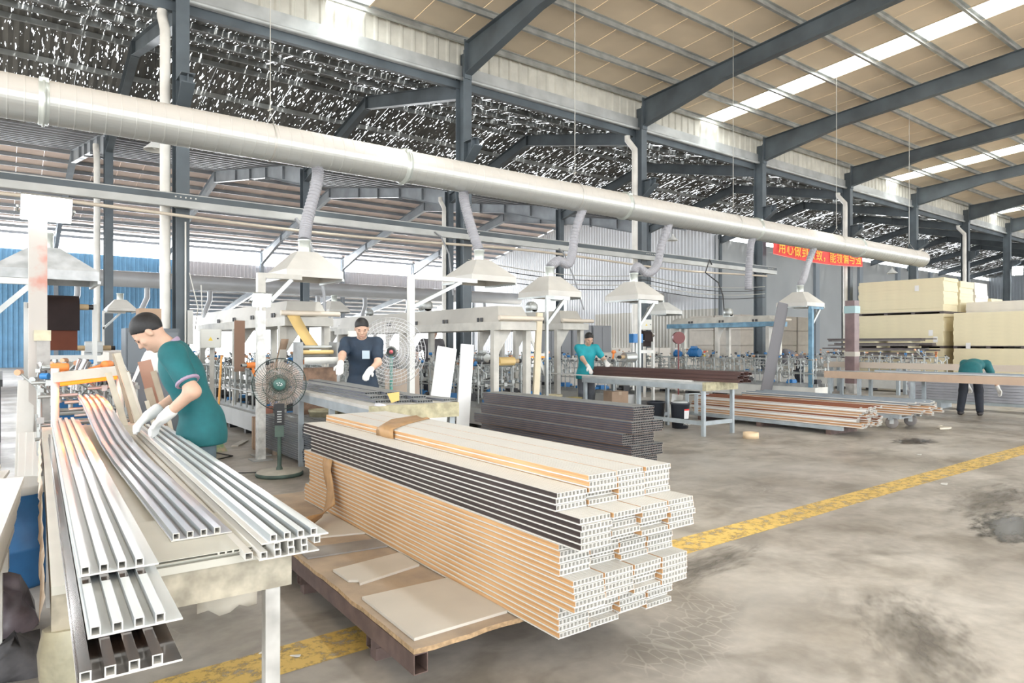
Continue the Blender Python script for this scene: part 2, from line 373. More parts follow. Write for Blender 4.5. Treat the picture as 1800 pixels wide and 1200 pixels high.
# ---- net-like leaking roof between the first two rows
def leak_material():
    m=bpy.data.materials.new('old_perforated_sheet'); m.use_nodes=True; N=m.node_tree.nodes; L=m.node_tree.links; b=N['Principled BSDF']
    b.inputs['Base Color'].default_value=(.05,.052,.05,1); b.inputs['Roughness'].default_value=.75
    tc=N.new('ShaderNodeTexCoord')
    def nz(st,sc,det):
        mp=N.new('ShaderNodeMapping'); mp.inputs['Scale'].default_value=st; L.new(tc.outputs['Object'],mp.inputs[0])
        n=N.new('ShaderNodeTexNoise'); n.inputs['Scale'].default_value=sc; n.inputs['Detail'].default_value=det; L.new(mp.outputs[0],n.inputs[0]); return n.outputs[0]
    a=nz((30,4.2,1),1.0,2); c=nz((1,1,1),.8,2)
    ad=N.new('ShaderNodeMath'); ad.operation='MULTIPLY_ADD'; ad.inputs[1].default_value=.14; L.new(c,ad.inputs[0]); L.new(a,ad.inputs[2])
    gt=N.new('ShaderNodeMath'); gt.operation='GREATER_THAN'; gt.inputs[1].default_value=.722; L.new(ad.outputs[0],gt.inputs[0])
    tr=N.new('ShaderNodeBsdfTransparent'); mx=N.new('ShaderNodeMixShader')
    L.new(gt.outputs[0],mx.inputs[0]); L.new(b.outputs[0],mx.inputs[1]); L.new(tr.outputs[0],mx.inputs[2]); L.new(mx.outputs[0],N['Material Output'].inputs[0])
    cr=N.new('ShaderNodeValToRGB'); cr.color_ramp.elements[0].color=(.05,.052,.05,1); cr.color_ramp.elements[1].color=(.19,.19,.18,1); L.new(nz((6,.5,1),1,3),cr.inputs[0]); L.new(cr.outputs[0],b.inputs['Base Color'])
    return m
leak=leak_material()
YM=(R1+R2)/2; ZE2,ZM2=7.62,8.78
nroof=E('roof_leaking','dark patched sheet roof leaking daylight through countless gaps','roof',kind='structure')
def leak_sheet(ya,za,yb,zb,w=1.0):
    m=MB(); V=[]; n=10
    for i in range(n+1):
        xx=w*i/n; d=.02*(i%2); V+=[(xx,ya,za+d),(xx,yb,zb+d)]
    m.add(V,[(2*i,2*i+2,2*i+3,2*i+1) for i in range(n)]); return m
# own texture coordinates per sheet: the mesh is written at its true place
for i in range(int(XB-XA)):
    for (ya,za,yb,zb) in ((R1+.25,ZE2,YM+.05,ZM2),(YM-.05,ZM2,R2+.1,ZE2)):
        ms=leak_sheet(ya,za,yb,zb); dz=random.uniform(-.015,.015)
        ms.v=[(p[0]+XA+i,p[1],p[2]+dz) for p in ms.v]
        ms.build('roof_sheet',leak,nroof)
npur=E('roof_purlins','grey channel purlins under the dark leaking roof','purlins',kind='structure')
pn=MB(); pn.box(XA,XB,-.03,.03,.11,.122); pn.box(XA,XB,-.03,.03,0,.012); pn.box(XA,XB,-.03,-.022,.012,.11); pn=pn.mesh('purlin',purl_d)
for k in range(4):
    t=k/3.6+.1; O('purlin',pn,npur,(0,R1+.25+t*(YM-R1-.25),ZE2+t*(ZM2-ZE2)-.13)); O('purlin',pn,npur,(0,R2-t*(R2-YM),ZE2+t*(ZM2-ZE2)-.13))
rn=MB()
rn.hbeam((0,R1+.17,ZE2-.18),(0,YM,ZM2-.18),.36,.36,.18); rn.hbeam((0,YM,ZM2-.18),(0,R2-.17,ZE2-.18),.36,.36,.18); rn.box(-.09,.09,YM-.015,YM+.015,ZM2-.56,ZM2-.16)
rn=rn.mesh('rafter',steel)
c2=h_col(7.6,.22,.34).mesh('column_shaft',steel)
for n in range(-2,12):
    X=X0+BAY*n
    O('rafter',rn,None,(X,0,0),label=('%s gabled rafter under the dark leaking roof'%ORD[n]) if n>=0 else 'gabled rafter under the leaking roof beyond the picture edge',cat='rafter',kind='structure')
    if n<=5:
        c=E('column',('%s steel column of the middle row'%ORD[n]) if n>=0 else 'steel column of the middle row beyond the picture edge','column',(X,R2,0),kind='structure')
        O('column_shaft',c2,c); O('base_plate',base,c)
        if n in (0,2): O('downpipe',pipe_me,None,(X-.3,R2-.1,0),label='white downpipe beside the %s column of the middle row'%ORD[n],cat='downpipe')
# ---- far bay roof with rosy sheets
rosy=M('rosy_roof_sheet',(.76,.64,.58),.6,0,.14,.6)
YF=(R2+R3)/2; ZE3,ZM3=7.9,10.2
fr_=E('roof_far_bay','rosy sheet roof of the far bay','roof',kind='structure')
s1=slope_sheet(.004,.996,R2-.2,YF,ZE3,ZM3,.03).mesh('roof_sheet',rosy); s2=slope_sheet(.004,.996,YF,R3+.3,ZM3,ZE3,.03).mesh('roof_sheet',rosy)
for i in range(int(XG-XA)): O('roof_sheet',s1,fr_,(XA+i,0,0)); O('roof_sheet',s2,fr_,(XA+i,0,0))
fpur=E('roof_purlins','pale purlins striping the rosy far bay roof','purlins',kind='structure')
pf=MB(); pf.box(XA,XG,-.035,.035,0,.17); pf=pf.mesh('purlin',steel_l)
for k in range(12):
    t=k/11.5+.01
    O('purlin',pf,fpur,(0,R2+t*(YF-R2),ZE3+t*(ZM3-ZE3)-.18)); O('purlin',pf,fpur,(0,R3-t*(R3-YF),ZE3+t*(ZM3-ZE3)-.18))
rf=MB(); sl=(ZM3-ZE3)/(YF-R2); zt=-.18
for (ya,yb,da,db_) in ((R2+.17,R2+4.2,.75,.42),(R2+4.2,YF,.42,.55)):
    rf.hbeam((0,ya,ZE3+zt+sl*(ya-R2)),(0,yb,ZE3+zt+sl*(yb-R2)),da,db_,.2)
    rf.hbeam((0,R2+R3-ya,ZE3+zt+sl*(ya-R2)),(0,R2+R3-yb,ZE3+zt+sl*(yb-R2)),da,db_,.2)
for yy in (R2+4.2,YF,R3-4.2,R2+2.1,R2+6.4,R2+8.6):
    zz=ZE3+zt+sl*(min(yy,R2+R3-yy)-R2); rf.box(-.1,.1,yy-.008,yy+.008,zz-.5,zz)
rf=rf.mesh('rafter',steel_l); c3=h_col(8.0,.22,.3).mesh('column_shaft',steel_l)
for n in range(-2,6):
    X=X0+BAY*n
    if n<5: O('rafter',rf,None,(X,0,0),label=('%s pale rafter under the rosy far bay roof'%ORD[n]) if n>=0 else 'pale rafter of the far bay beyond the picture edge',cat='rafter',kind='structure')
    c=E('column',('%s pale column of the far row before the bright opening'%ORD[n]) if n>=0 else 'pale column of the far row beyond the picture edge','column',(X,R3,0),kind='structure')
    O('column_shaft',c3,c); O('base_plate',base,c)
# ---- walls
blue_m=M('blue_sheet',(.17,.38,.60),.45,0,.2,1.5)
grey_w=M('grey_plaster',(.40,.42,.43),.7,0,.08,.5)
whitew=M('white_ribbed_sheet',(.66,.69,.73),.5,0,.08,1)
creamw=M('cream_ribbed_sheet',(.55,.54,.49),.5,0,.1,1)
wb=E('wall_blue','blue ribbed sheet wall at the far side of the hall','wall',kind='structure')
bs=corrugated(1.0,6.9,.25,.04).mesh('wall_sheet',blue_m)
for i in range(19): O('wall_sheet',bs,wb,(-9.5+i,R3+.25,0))
# fascia over the open part of the far side
fa=E('wall_fascia','grey lilac fascia above the open far side','wall',kind='structure')
fm=M('lilac_grey_sheet',(.47,.46,.48),.5,0,.1,1)
fs=corrugated(1.0,1.3,.25,.03).mesh('wall_sheet',fm)
for i in range(23): O('wall_sheet',fs,fa,(9.5+i,R3+.25,5.6))
# lean-to roof beyond the far side
lt=E('roof_lean_to','low lean-to roof beyond the open far side','roof',kind='structure')
ls=slope_sheet(.004,.996,R3+.3,R3+14,5.9,3.9,.03).mesh('roof_sheet',M('pale_sheet',(.62,.60,.60),.6,0,.1,1))
for i in range(-4,33): O('roof_sheet',ls,lt,(float(i),0,0))
lp=MB().box(-4,33,-.04,.04,0,.2).mesh('purlin',steel_l)
for k in range(9):
    yy=R3+.6+k*1.6; O('purlin',lp,lt,(0,yy,5.9-(yy-R3-.3)*2/13.7-.21))
lb=MB()
for n in range(0,5):
    X=X0+BAY*n; lb.hbeam((X,R3+.3,5.68),(X,R3+13.5,3.75),.5,.3,.18); lb.box(X-.1,X+.1,R3+13.3,R3+13.5,0,3.7)
lb.build('lean_to_frame',steel_l,lt)
# gable wall
gw=E('wall_gable','white ribbed gable wall closing the far bay','wall',kind='structure')
nS=25
def ztop(y): return ZE3-.05+sl*(min(y,R2+R3-y)-R2)
for i in range(nS):
    y0=R2+i*(R3-R2)/nS; y1=R2+(i+1)*(R3-R2)/nS
    za,zb=ztop(y0),ztop(y1)
    zlow=0.0
    if 13<=i<=16: zlow=5.0
    for (zl,zt0,zt1,mm) in (((zlow,za,zb,whitew),) if i>9 else ((0,3.4,3.4,creamw),(3.4,za,zb,whitew))):
        m=MB(); V=[]; n=8
        for k in range(n+1):
            t=k/n; d=.04 if k%2 else 0
            if i>9 and zlow==0 and False: d=0
            V+=[(-d,y0+(y1-y0)*t,zl),(-d,y0+(y1-y0)*t,zt0+(zt1-zt0)*t)]
        m.add(V,[(2*k,2*k+2,2*k+3,2*k+1) for k in range(n)]); m.build('wall_sheet',mm,gw,(XG,0,0))
# grey wall along the middle row beyond the gable
g=MB(); g.box(XG,XB,R2-.05,R2+.1,0,7.35)
for k in range(3): g.box(XG+.05,XG+.2,R2-.12,R2-.05,0,7.3)
g.build('wall_grey',grey_w,label='plain grey wall beyond the white gable',cat='wall',kind='structure')
pil=MB().box(-.25,.25,-.18,0,0,7.3).mesh('pilaster',M('blue_grey_pilaster',(.30,.34,.38),.6))
for i in range(5): O('pilaster',pil,None,(43+6*i,R2-.05,0),label='blue grey pilaster on the plain grey wall',cat='pilaster',group='pilasters on the grey wall',kind='structure')
we=E('wall_end','grey ribbed end wall at the far right of the hall','wall',kind='structure')
es=corrugated(1.0,8.4,.25,.04).mesh('wall_sheet',M('end_wall_sheet',(.40,.44,.48),.5,0,.1,1))
for i in range(29): O('wall_sheet',es,we,(XB,R2-i*1.0,0),rz=-math.pi/2)
# ------------------------------------------------------------------ OVERHEAD: duct, hoods, rails, wires, banner, lamps
DY,DZ,DR=9.1,4.045,.242
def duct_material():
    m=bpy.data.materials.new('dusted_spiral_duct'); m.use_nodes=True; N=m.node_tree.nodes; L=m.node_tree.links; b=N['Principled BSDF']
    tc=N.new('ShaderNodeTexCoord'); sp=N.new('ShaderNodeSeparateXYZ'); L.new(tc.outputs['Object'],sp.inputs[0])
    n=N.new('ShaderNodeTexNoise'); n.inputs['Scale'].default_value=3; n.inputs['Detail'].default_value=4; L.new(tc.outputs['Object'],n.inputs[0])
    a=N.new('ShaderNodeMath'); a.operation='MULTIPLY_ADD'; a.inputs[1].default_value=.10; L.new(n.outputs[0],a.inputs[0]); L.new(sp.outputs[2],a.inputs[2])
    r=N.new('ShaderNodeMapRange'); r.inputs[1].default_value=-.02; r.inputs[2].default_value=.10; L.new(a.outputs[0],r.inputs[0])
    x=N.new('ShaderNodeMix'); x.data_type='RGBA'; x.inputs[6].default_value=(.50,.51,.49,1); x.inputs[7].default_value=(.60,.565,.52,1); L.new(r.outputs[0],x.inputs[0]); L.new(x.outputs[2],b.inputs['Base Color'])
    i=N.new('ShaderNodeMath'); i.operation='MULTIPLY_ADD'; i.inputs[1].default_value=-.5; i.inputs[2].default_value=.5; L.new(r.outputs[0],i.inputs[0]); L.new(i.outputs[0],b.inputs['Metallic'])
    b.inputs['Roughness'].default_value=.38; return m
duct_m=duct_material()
duct_g=M('greyed_duct_band',(.62,.66,.62),.3,.4,.15,3)
hose_m=M('grey_flex_hose',(.37,.37,.40),.55,0,.1,6)
duct=E('extraction_duct','huge cream spiral duct running the length of the hall','duct',(0,DY,DZ))
def ring_prof(x0,x1):
    p=[]; x=x0
    while x<x1-.02:
        p+=[(DR,x),(DR,x+.128),(DR+.003,x+.136),(DR+.003,x+.142),(DR,x+.15)]; x+=.15
    p.append((DR,x1)); return p
cuts=[-4.0,.36,4.84,9.63,14.05,19.0,23.15]
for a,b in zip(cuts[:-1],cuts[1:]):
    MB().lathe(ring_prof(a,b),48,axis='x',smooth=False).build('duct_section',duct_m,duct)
for xx in cuts[1:-1]:
    q=MB().lathe([(DR,-.05),(DR+.014,-.04),(DR+.014,-.012),(DR+.03,-.012),(DR+.03,.012),(DR+.014,.012),(DR+.014,.04),(DR,.05)],36,(xx,0,0),'x')
    q.cbox((xx,-DR*.72,DR*.78),(.09,.05,.05))
    q.build('coupling_band',duct_g,duct)
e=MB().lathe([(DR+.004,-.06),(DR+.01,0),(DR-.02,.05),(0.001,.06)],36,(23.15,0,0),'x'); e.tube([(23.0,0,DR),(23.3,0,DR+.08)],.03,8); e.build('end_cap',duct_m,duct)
wire_m=M('steel_wire',(.55,.54,.50),.4,.6)
for i,(xx) in enumerate((2.85,8.35,13.2,17.85,22.3)):
    w=E('hanger_wire','%s steel wire from the left holding up the big duct'%ORD[i],'wire',(xx,DY,DZ))
    top=zr(DY)-.16-DZ
    MB().tube([(0,0,.42),(0,0,top)],.007,5).build('wire',wire_m,w)
    MB().tube([(0,-.2,.14),(0,0,.42),(0,.2,.14)],.006,5).tube([(-.03,0,.42),(.03,0,.46)],.012,5).build('sling',wire_m,w)
    b=MB(); b.lathe([(DR+.004,-.012),(DR+.012,0),(DR+.004,.012)],28,(0,0,0),'x'); b.build('strap_band',wire_m,w)
# ---- fume hoods
hood_m=M('grey_cream_hood',(.60,.58,.54),.4,0,.1,3)
def hood(x0,x1,y0,y1,zb,label,h=.36,skirt=.09,cy=None,mat=None):
    cx=(x0+x1)/2; cy=(y0+y1)/2; o=E('fume_hood',label,'hood',(cx,cy,zb),group='fume hoods under the duct')
    a=(x1-x0)/2; b=(y1-y0)/2; t=.13; mm=mat or hood_m
    m=MB(); V=[]
    for (p,q,z) in ((a,b,0),(a,b,skirt)): V+=[(-p,-q,z),(p,-q,z),(p,q,z),(-p,q,z)]
    for (p,q,z) in ((a-.012,b-.012,0),(a-.012,b-.012,skirt)): V+=[(-p,-q,z),(p,-q,z),(p,q,z),(-p,q,z)]
    F=[]
    for j in range(4):
        k=(j+1)%4; F+=[(j,k,4+k,4+j),(8+k,8+j,12+j,12+k),(k,j,8+j,8+k)]
    m.add(V,F); m.build('skirt',mm,o)
    m=MB(); V=[(-a,-b,skirt),(a,-b,skirt),(a,b,skirt),(-a,b,skirt),(-t,-t,h),(t,-t,h),(t,t,h),(-t,t,h)]
    m.add(V,[(0,1,5,4),(1,2,6,5),(2,3,7,6),(3,0,4,7),(4,5,6,7)]); m.build('canopy',mm,o)
    MB().lathe([(.078,h),(.078,h+.14),(.086,h+.15),(.086,h+.17)],16).build('collar',duct_g,o)
    fr=MB()
    for s in (-1,1): MB().box(s*a-.015,s*a+.015,-b,b,-.03,0).build('rim_bar',galv,o)
    return (cx,cy,zb+h+.16)
def hose(path,label,r=.085,n=70):
    P=[Vector(p) for p in path]; out=[]
    # catmull-rom
    Q=[P[0]]+P+[P[-1]]; seg=len(P)-1; per=max(4,n//seg)
    for i in range(seg):
        p0,p1,p2,p3=Q[i],Q[i+1],Q[i+2],Q[i+3]
        for j in range(per):
            t=j/per; out.append(.5*((2*p1)+(-p0+p2)*t+(2*p0-5*p1+4*p2-p3)*t*t+(-p0+3*p1-3*p2+p3)*t**3))
    out.append(P[-1])
    rs=[r*(1.0 if k%2 else .86) for k in range(len(out))]
    MB().tube(out,rs,14,smooth=False).build('flex_hose',hose_m,label=label,cat='hose',group='flexible hoses from the duct')
H=[(2.83,3.58,8.4,9.2,2.21),(5.62,6.46,8.4,9.25,2.32),(7.12,7.86,8.4,9.2,2.15),(9.27,9.98,8.4,9.25,2.18),(15.1,15.9,8.4,9.19,2.26)]
HL=['cream fume hood above the hanging gold film','wide cream fume hood right above the white leaning boards','cream fume hood between the wide one and the one by the white gable','cream fume hood hanging beside the white gable wall','cream fume hood hanging in front of the grey wall under red banner']
tops=[hood(*h,l) for h,l in zip(H,HL)]
hose([(3.5,DY,DZ-.2),(3.49,DY,3.6),(3.3,8.95,3.05),tops[0]],'grey ribbed hose dropping to the hood above gold film')
hose([(5.95,DY,DZ-.2),(5.93,DY,3.7),(5.98,9.0,3.3),tops[1]],'grey ribbed hose dropping straight to the widest hood')
hose([(8.55,DY,DZ-.2),(8.35,DY,3.4),(8.2,9.0,3.0),(8.0,8.9,2.78),(7.7,8.82,2.8),tops[2]],'grey ribbed hose sagging in an elbow to the middle hood')
hose([(11.0,DY,DZ-.2),(10.75,DY,3.4),(10.5,9.0,2.95),(10.1,8.9,2.75),(9.75,8.85,2.85),tops[3]],'grey ribbed hose curling down to the hood beside the gable wall')
hose([(16.7,DY,DZ-.2),(16.4,DY,3.4),(15.95,8.95,3.02),(15.55,8.8,2.85),tops[4]],'grey ribbed hose bending down to the hood under red banner')
hose([(14.0,DY,DZ-.2),(13.9,DY,3.7),(13.75,9.05,3.2),(13.72,9.05,2.62)],'loose grey ribbed hose end hanging open from the duct')
# hood over the left machine, dusty
dusty=M('dusty_hood',(.58,.60,.62),.55,0,.35,5,col2=(.36,.38,.39))
hood(-.1,.82,8.35,9.25,2.02,'dusty hood above the brown foil roll beside the tall post',.36,.1,mat=dusty)
hood(14.6,15.3,12.2,13.1,2.2,'pale hood half hidden behind dark leaning panels',.34,.09,mat=white_m)
hood(2.1,2.75,19.6,20.4,2.2,'small distant hood in front of the blue wall',.3,.06)
hood(7.1,7.7,17.6,18.4,2.25,'small distant hood behind the first switch boxes',.3,.06)
# ---- fixed rail and pipes below the duct
RY=R1-.36
rail=E('support_rail','long steel channel rail fixed across the front of the columns','rail',(0,RY,3.72))
rm=MB(); rm.box(-8,20.9,-.05,.05,.22,.235); rm.box(-8,20.9,-.05,.05,0,.015); rm.box(-8,20.9,-.05,-.04,.015,.12)
rm.build('channel_lower',M('pale_channel',(.52,.53,.52),.4,.2,.2,2),rail)
MB().box(-8,20.9,-.045,-.03,.12,.22).build('channel_web',steel,rail)
for n in range(0,4):
    X=X0+BAY*n; MB().cbox((X,.11,.11),(.3,.12,.2)).build('bracket',steel,rail)
    bl=MB()
    for k in range(5): bl.tube([(X-.16+k*.08,-.045,.17),(X-.16+k*.08,-.06,.17)],.014,8)
    bl.build('bolt',white_m,rail)
pp=[(x,RY-.1,3.56-.05*math.sin((x+8)*.6)) for x in np.arange(-8,20.8,.6)]
tan_p=M('tan_pipe',(.68,.60,.50),.45,0,.1,4)
MB().tube(pp,.028,8).build('air_pipe',tan_p,label='thin tan air pipe slung under the support rail',cat='pipe')
for i in range(4):
    pts=[(x,R1-.185,3.3-.12*i-.16*math.sin(math.pi*((x-8.53)%6)/6)) for x in np.arange(8.53,20.6,.5)]
    MB().tube(pts,.012,5).build('cable',black_p if i%2 else wire_m,label='%s slack cable down, strung below the rail before white gable'%nth(i),cat='cable',group='slack cables below the rail')
# drop cables
def cable(pts,label,r=.018,m=None): MB().tube(pts,r,6).build('cable',m or M('grey_cable',(.28,.29,.31),.5),label=label,cat='cable')
cable([(4.45,RY-.06,3.75),(4.6,RY-.15,3.5),(4.72,12.3,2.9),(4.74,12.0,2.3),(4.72,11.9,1.6)],'grey hose curving down beside the first cream hood',.03)
cable([(7.5,RY-.06,3.8),(7.65,RY-.1,3.7),(7.7,12.4,3.3),(7.68,12.2,2.4)],'grey cable dropping near the wide hood')
cable([(11.1,RY-.06,3.75),(11.2,RY-.15,3.6),(11.25,12.3,3.0),(11.3,12.0,2.2)],'grey cable dropping before the white gable wall')
cable([(17.3,RY-.06,3.8),(17.0,RY-.2,3.9),(16.8,RY-.2,3.5),(17.1,12.3,3.2),(16.9,12,2.8),(17,12,2.1)],'dark looped cable hanging at the end of the support rail',.02,black_p)
cable([(2.6,R1-.35,2.6),(2.75,R1-.3,2.0),(2.7,R1-.3,1.6),(2.82,R1-.3,1.9),(2.8,R1-.3,2.4)],'tangle of thin cables on the nearest white downpipe',.01,wire_m)
# far grey duct in front of the blue wall
fd=E('far_duct','pale grey duct running in front of the blue wall','duct',(0,40,0))
far_m=M('far_grey_duct',(.46,.48,.50),.4,.2,.1,1)
MB().tube([(-9,0,4.75),(31,0,4.75)],.42,20).build('pipe',far_m,fd)
for k in range(9):
    x=3+k*3.1; MB().tube([(x,0,4.4),(x-.02,-.1,3.8),(x-.3,-.3,3.2),(x-.35,-.3,2.8)],.14,10).build('drop_pipe',far_m,fd)
# elbow pipe on the gable wall
MB().tube([(XG-.06,27.6,4.2),(XG-1.2,27.6,4.2),(XG-1.6,27.6,4.0),(XG-1.7,27.6,3.6),(XG-1.7,27.6,0)],.38,14).build('elbow_pipe',cream_m,label='fat cream elbow pipe coming out of the gable wall',cat='pipe')
# ---- red banner
red_b=M('red_banner_cloth',(.86,.06,.05),.55,0,.12,2); yel_b=M('yellow_lettering',(.98,.62,.05),.5)
bn=E('banner','red cloth banner with yellow characters tied between two columns','banner',(20.65,R1-.42,4.38))
m=MB(); V=[]; nb=24
for i in range(nb+1):
    t=i/nb; sag=-.10*math.sin(math.pi*t); yy=.03*math.sin(t*17)
    V+=[(6.2*t,yy,sag+.02*t),(6.2*t,yy*.4,.62+sag*1.0)]
m.add(V,[(2*i,2*i+2,2*i+3,2*i+1) for i in range(nb)],smooth=True); m.build('cloth',red_b,bn)
hm=MB()
for zz in (0,.60): hm.tube([(6.2*t,-.012,zz+.01-.10*math.sin(math.pi*t)) for t in np.linspace(0,1,20)],.012,5)
hm.build('hem',M('pink_hem',(.95,.45,.40),.5),bn)
def text_mesh(txt,size,mat,name='lettering',extrude=.002):
    cu=bpy.data.curves.new(name,'FONT'); cu.body=txt; cu.size=size; cu.extrude=extrude
    ob=bpy.data.objects.new('t',cu); COL.objects.link(ob); bpy.context.view_layer.update()
    dg=bpy.context.evaluated_depsgraph_get(); me=bpy.data.meshes.new_from_object(ob.evaluated_get(dg)); me.name=name
    bpy.data.objects.remove(ob); bpy.data.curves.remove(cu)
    me.materials.clear(); me.materials.append(mat); return me
for i,ch in enumerate('用心做到极致，能领偏与强'):
    t=(.25+i*.485)/6.2; me=text_mesh(ch,.46,yel_b)
    O('character',me,bn,(t*6.2,-.045,.13-.10*math.sin(math.pi*min(t+.03,1))),rot=(math.pi/2,0,0))
MB().tube([(0,0,.05),(-.12,.1,.05)],.008,5).tube([(0,0,.6),(-.12,.1,.62)],.008,5).tube([(6.2,0,.05),(6.35,.1,.05)],.008,5).tube([(6.2,0,.6),(6.35,.1,.62)],.008,5).build('tie_string',wire_m,bn)
# ---- pendant cone lamps
def pendant(x,y,z,ztop_,label):
    o=E('pendant_lamp',label,'lamp',(x,y,z))
    MB().lathe([(.26,0),(.25,.03),(.10,.17),(.045,.24),(.03,.32),(.001,.33)],18).build('shade',white_m,o)
    MB().lathe([(.001,.02),(.06,.04),(.07,.1),(.04,.16)],12).build('bulb',white_m,o)
    MB().tube([(0,0,.32),(0,0,ztop_-z)],.008,5).build('cord',black_p,o)
pendant(2.86,17.6,5.9,8.62,'white cone lamp hanging under the leaking roof, below the duct')
pendant(36.0,15.5,4.95,8.14,'white cone lamp hanging above the cream board stacks')
pendant(25.0,20.5,6.2,8.28,'white cone lamp hanging behind the loose hose end')
# ---- flood lamps on posts
lamp_e=emit('led_panel',(1,1,1),14)
def flood(p,tgt,w,h,label,power=60):
    o=E('flood_lamp',label,'lamp',p)
    d=(Vector(tgt)-Vector(p)); o.rotation_euler=d.to_track_quat('-Y','Z').to_euler()
    m=MB(); m.box(-w/2,w/2,0,.05,-h/2,h/2)
    for k in range(7): m.box(-w*.4+k*w*.12,-w*.4+k*w*.12+.012,.05,.085,-h*.4,h*.4)
    m.build('housing',galv,o)
    MB().box(-w*.46,w*.46,-.006,0,-h*.45,h*.45).build('led_panel',lamp_e,o)
    MB().tube([(-w/2-.02,.02,0),(-w/2-.02,.1,-h*.3),(0,.12,-h*.62),(w/2+.02,.1,-h*.3),(w/2+.02,.02,0)],.012,6).build('bracket',galv,o)
    ld=bpy.data.lights.new('flood','AREA'); ld.shape='RECTANGLE'; ld.size=w*.9; ld.size_y=h*.9; ld.energy=power
    lo=bpy.data.objects.new('flood_light',ld); COL.objects.link(lo); lo.parent=o; lo.location=(0,-.02,0); lo.rotation_euler=(math.pi/2,0,0)
    return o
flood((.30,6.95,2.50),(.5,3.2,.6),.36,.22,'large white flood lamp glaring on top of the stained post',22)
flood((2.40,7.96,1.86),(2.2,5.2,.7),.20,.16,'small flood lamp glaring on the white pole',12)
flood((44.53,12.62,5.4),(25,4,.5),.5,.5,'far flood lamp shining beside a distant column',120)
# ------------------------------------------------------------------ FOREGROUND: fluted panels, pallet, table, fan, post
pv_w=M('white_pvc_body',(.69,.675,.635),.42,0,.05,8)
film_o=M('light_oak_film',(.66,.40,.20),.42,0,0,3,col2=(.44,.23,.09),stretch=(30,1.1,30),detail=5,ramp=(.3,.6))
film_d=M('dark_walnut_film',(.065,.048,.045),.35,0,0,3,col2=(.035,.026,.025),stretch=(30,1.1,30),detail=4)
char_b=M('charcoal_body',(.085,.09,.115),.22,0,.2,5)
char_e=M('charcoal_end',(.24,.25,.25),.6,0,.15,40)
lip_b=M('brown_lip',(.20,.115,.075),.45)
PW,PH=.157,.0238
def ladder_panel(L,body,film,lip,cells=8,W=PW,H_=PH,endm=None):
    m=MB(); c=W/cells
    for i in range(cells):
        x0=i*c+.0011; x1=(i+1)*c-.0011
        m.rtube(x0,x1,.0035,H_-.0004,.0024,[(0,0),(L,0)],0,minner=3)
    m.box(-.004,W+.004,.002,L-.002,0,.0050,2)                      # tongue lip
    m.box(-.0012,0.0004,.001,L-.001,.0056,H_-.0012,1); m.box(W-.0004,W+.0012,.001,L-.001,.0056,H_-.0012,1)   # film on both sides
    return m.mesh('fluted_panel',[body,film,lip,endm or body])
LEN=2.9
p_o=ladder_panel(LEN,pv_w,film_o,pv_w); p_d=ladder_panel(LEN,pv_w,film_d,pv_w); p_c=ladder_panel(2.75,char_e,char_b,lip_b,6,.15,endm=black_p)
def rot2(x,y,a): return (x*math.cos(a)-y*math.sin(a), x*math.sin(a)+y*math.cos(a))
def lay(me,orig,a,x,y,z,label,group,name='fluted_panel',cat='panel'):
    dx,dy=rot2(x,y,a); return O(name,me,None,(orig[0]+dx,orig[1]+dy,z),rz=a+random.uniform(-.0012,.0012),label=label,cat=cat,group=group)
A1=R(-1.1); OR=(1.72,1.965); z=.206
blocks=[(5,0.0,0.0,4,'o'),(5,.004,-.085,4,'o'),(5,-.006,-.008,4,'o'),(5,.003,-.122,4,'d'),(3,-.002,.012,1,'d5'),(2,.166,.012,3,'o')]
li=0
rng=random.Random(3)
for bi,(n,x0,y0,k,c) in enumerate(blocks):
    for i in range(n):
        row=[(x0+j*(PW+.0085),y0,p_o if (c=='o' or j>0) else p_d, c) for j in range(k)]
        if c=='d5': row=[(x0,y0,p_d,'d')]+[(.166+j*(PW+.0085),.012,p_o,'o') for j in range(3)]
        for j,(x,y,me,cc) in enumerate(row):
            side={'o':'oak-edged','d':'walnut-edged','d5':'walnut-edged'}[cc if j==0 else 'o']
            yy=y+rng.uniform(-.007,.007)+(rng.choice((0,0,0,.03)) if j else 0)
            lab='%s white panel, %s from side, %s layer up in pallet stack'%(side,nth(j),nth(li))
            lay(me,OR,A1,x,yy,z,lab,'%s panels of stack tier %d'%(side,bi+1))
        z+=PH+.0008; li+=1
ztop_stack=z
# kraft paper bands
kraft=M('kraft_paper',(.50,.30,.14),.5,0,.25,9,bump=.3)
def kraft_band(path,w,label,name='kraft_band'):
    m=MB(); V=[]
    for i,(p,d) in enumerate(path):
        p=Vector(p); d=Vector(d).normalized(); 
        for k in range(5):
            t=k/4-.5; V.append(p+d*(w*t*(1+.10*math.sin(i*2.1)))+Vector((-.012*abs(math.sin(i*1.7+k)),0,.006*math.sin(i*1.3+k*2))))
    F=[]
    for i in range(len(path)-1):
        for k in range(4): F.append((i*5+k,(i+1)*5+k,(i+1)*5+k+1,i*5+k+1))
    m.add(V,F,smooth=True); ob=m.build(name,kraft,label=label,cat='paper band')
    so=ob.modifiers.new('t','SOLIDIFY'); so.thickness=.003
def S(x,y,zz): dx,dy=rot2(x,y,A1); return (OR[0]+dx,OR[1]+dy,zz)
kraft_band([(S(-.018,2.38,.58),(0,1,0)),(S(-.03,2.36,.52),(0,1,.1)),(S(-.03,2.33,.45),(0,1,.1)),(S(-.03,2.29,.38),(0,1,.05)),(S(-.05,2.24,.31),(0,1,-.2)),(S(-.14,2.16,.26),(.3,1,-.5)),(S(-.26,2.08,.245),(.2,.8,-.9)),(S(-.33,2.03,.235),(.2,.5,-.9))],.14,'torn brown kraft band hanging down the side of white stack')
zt_=ztop_stack+.004
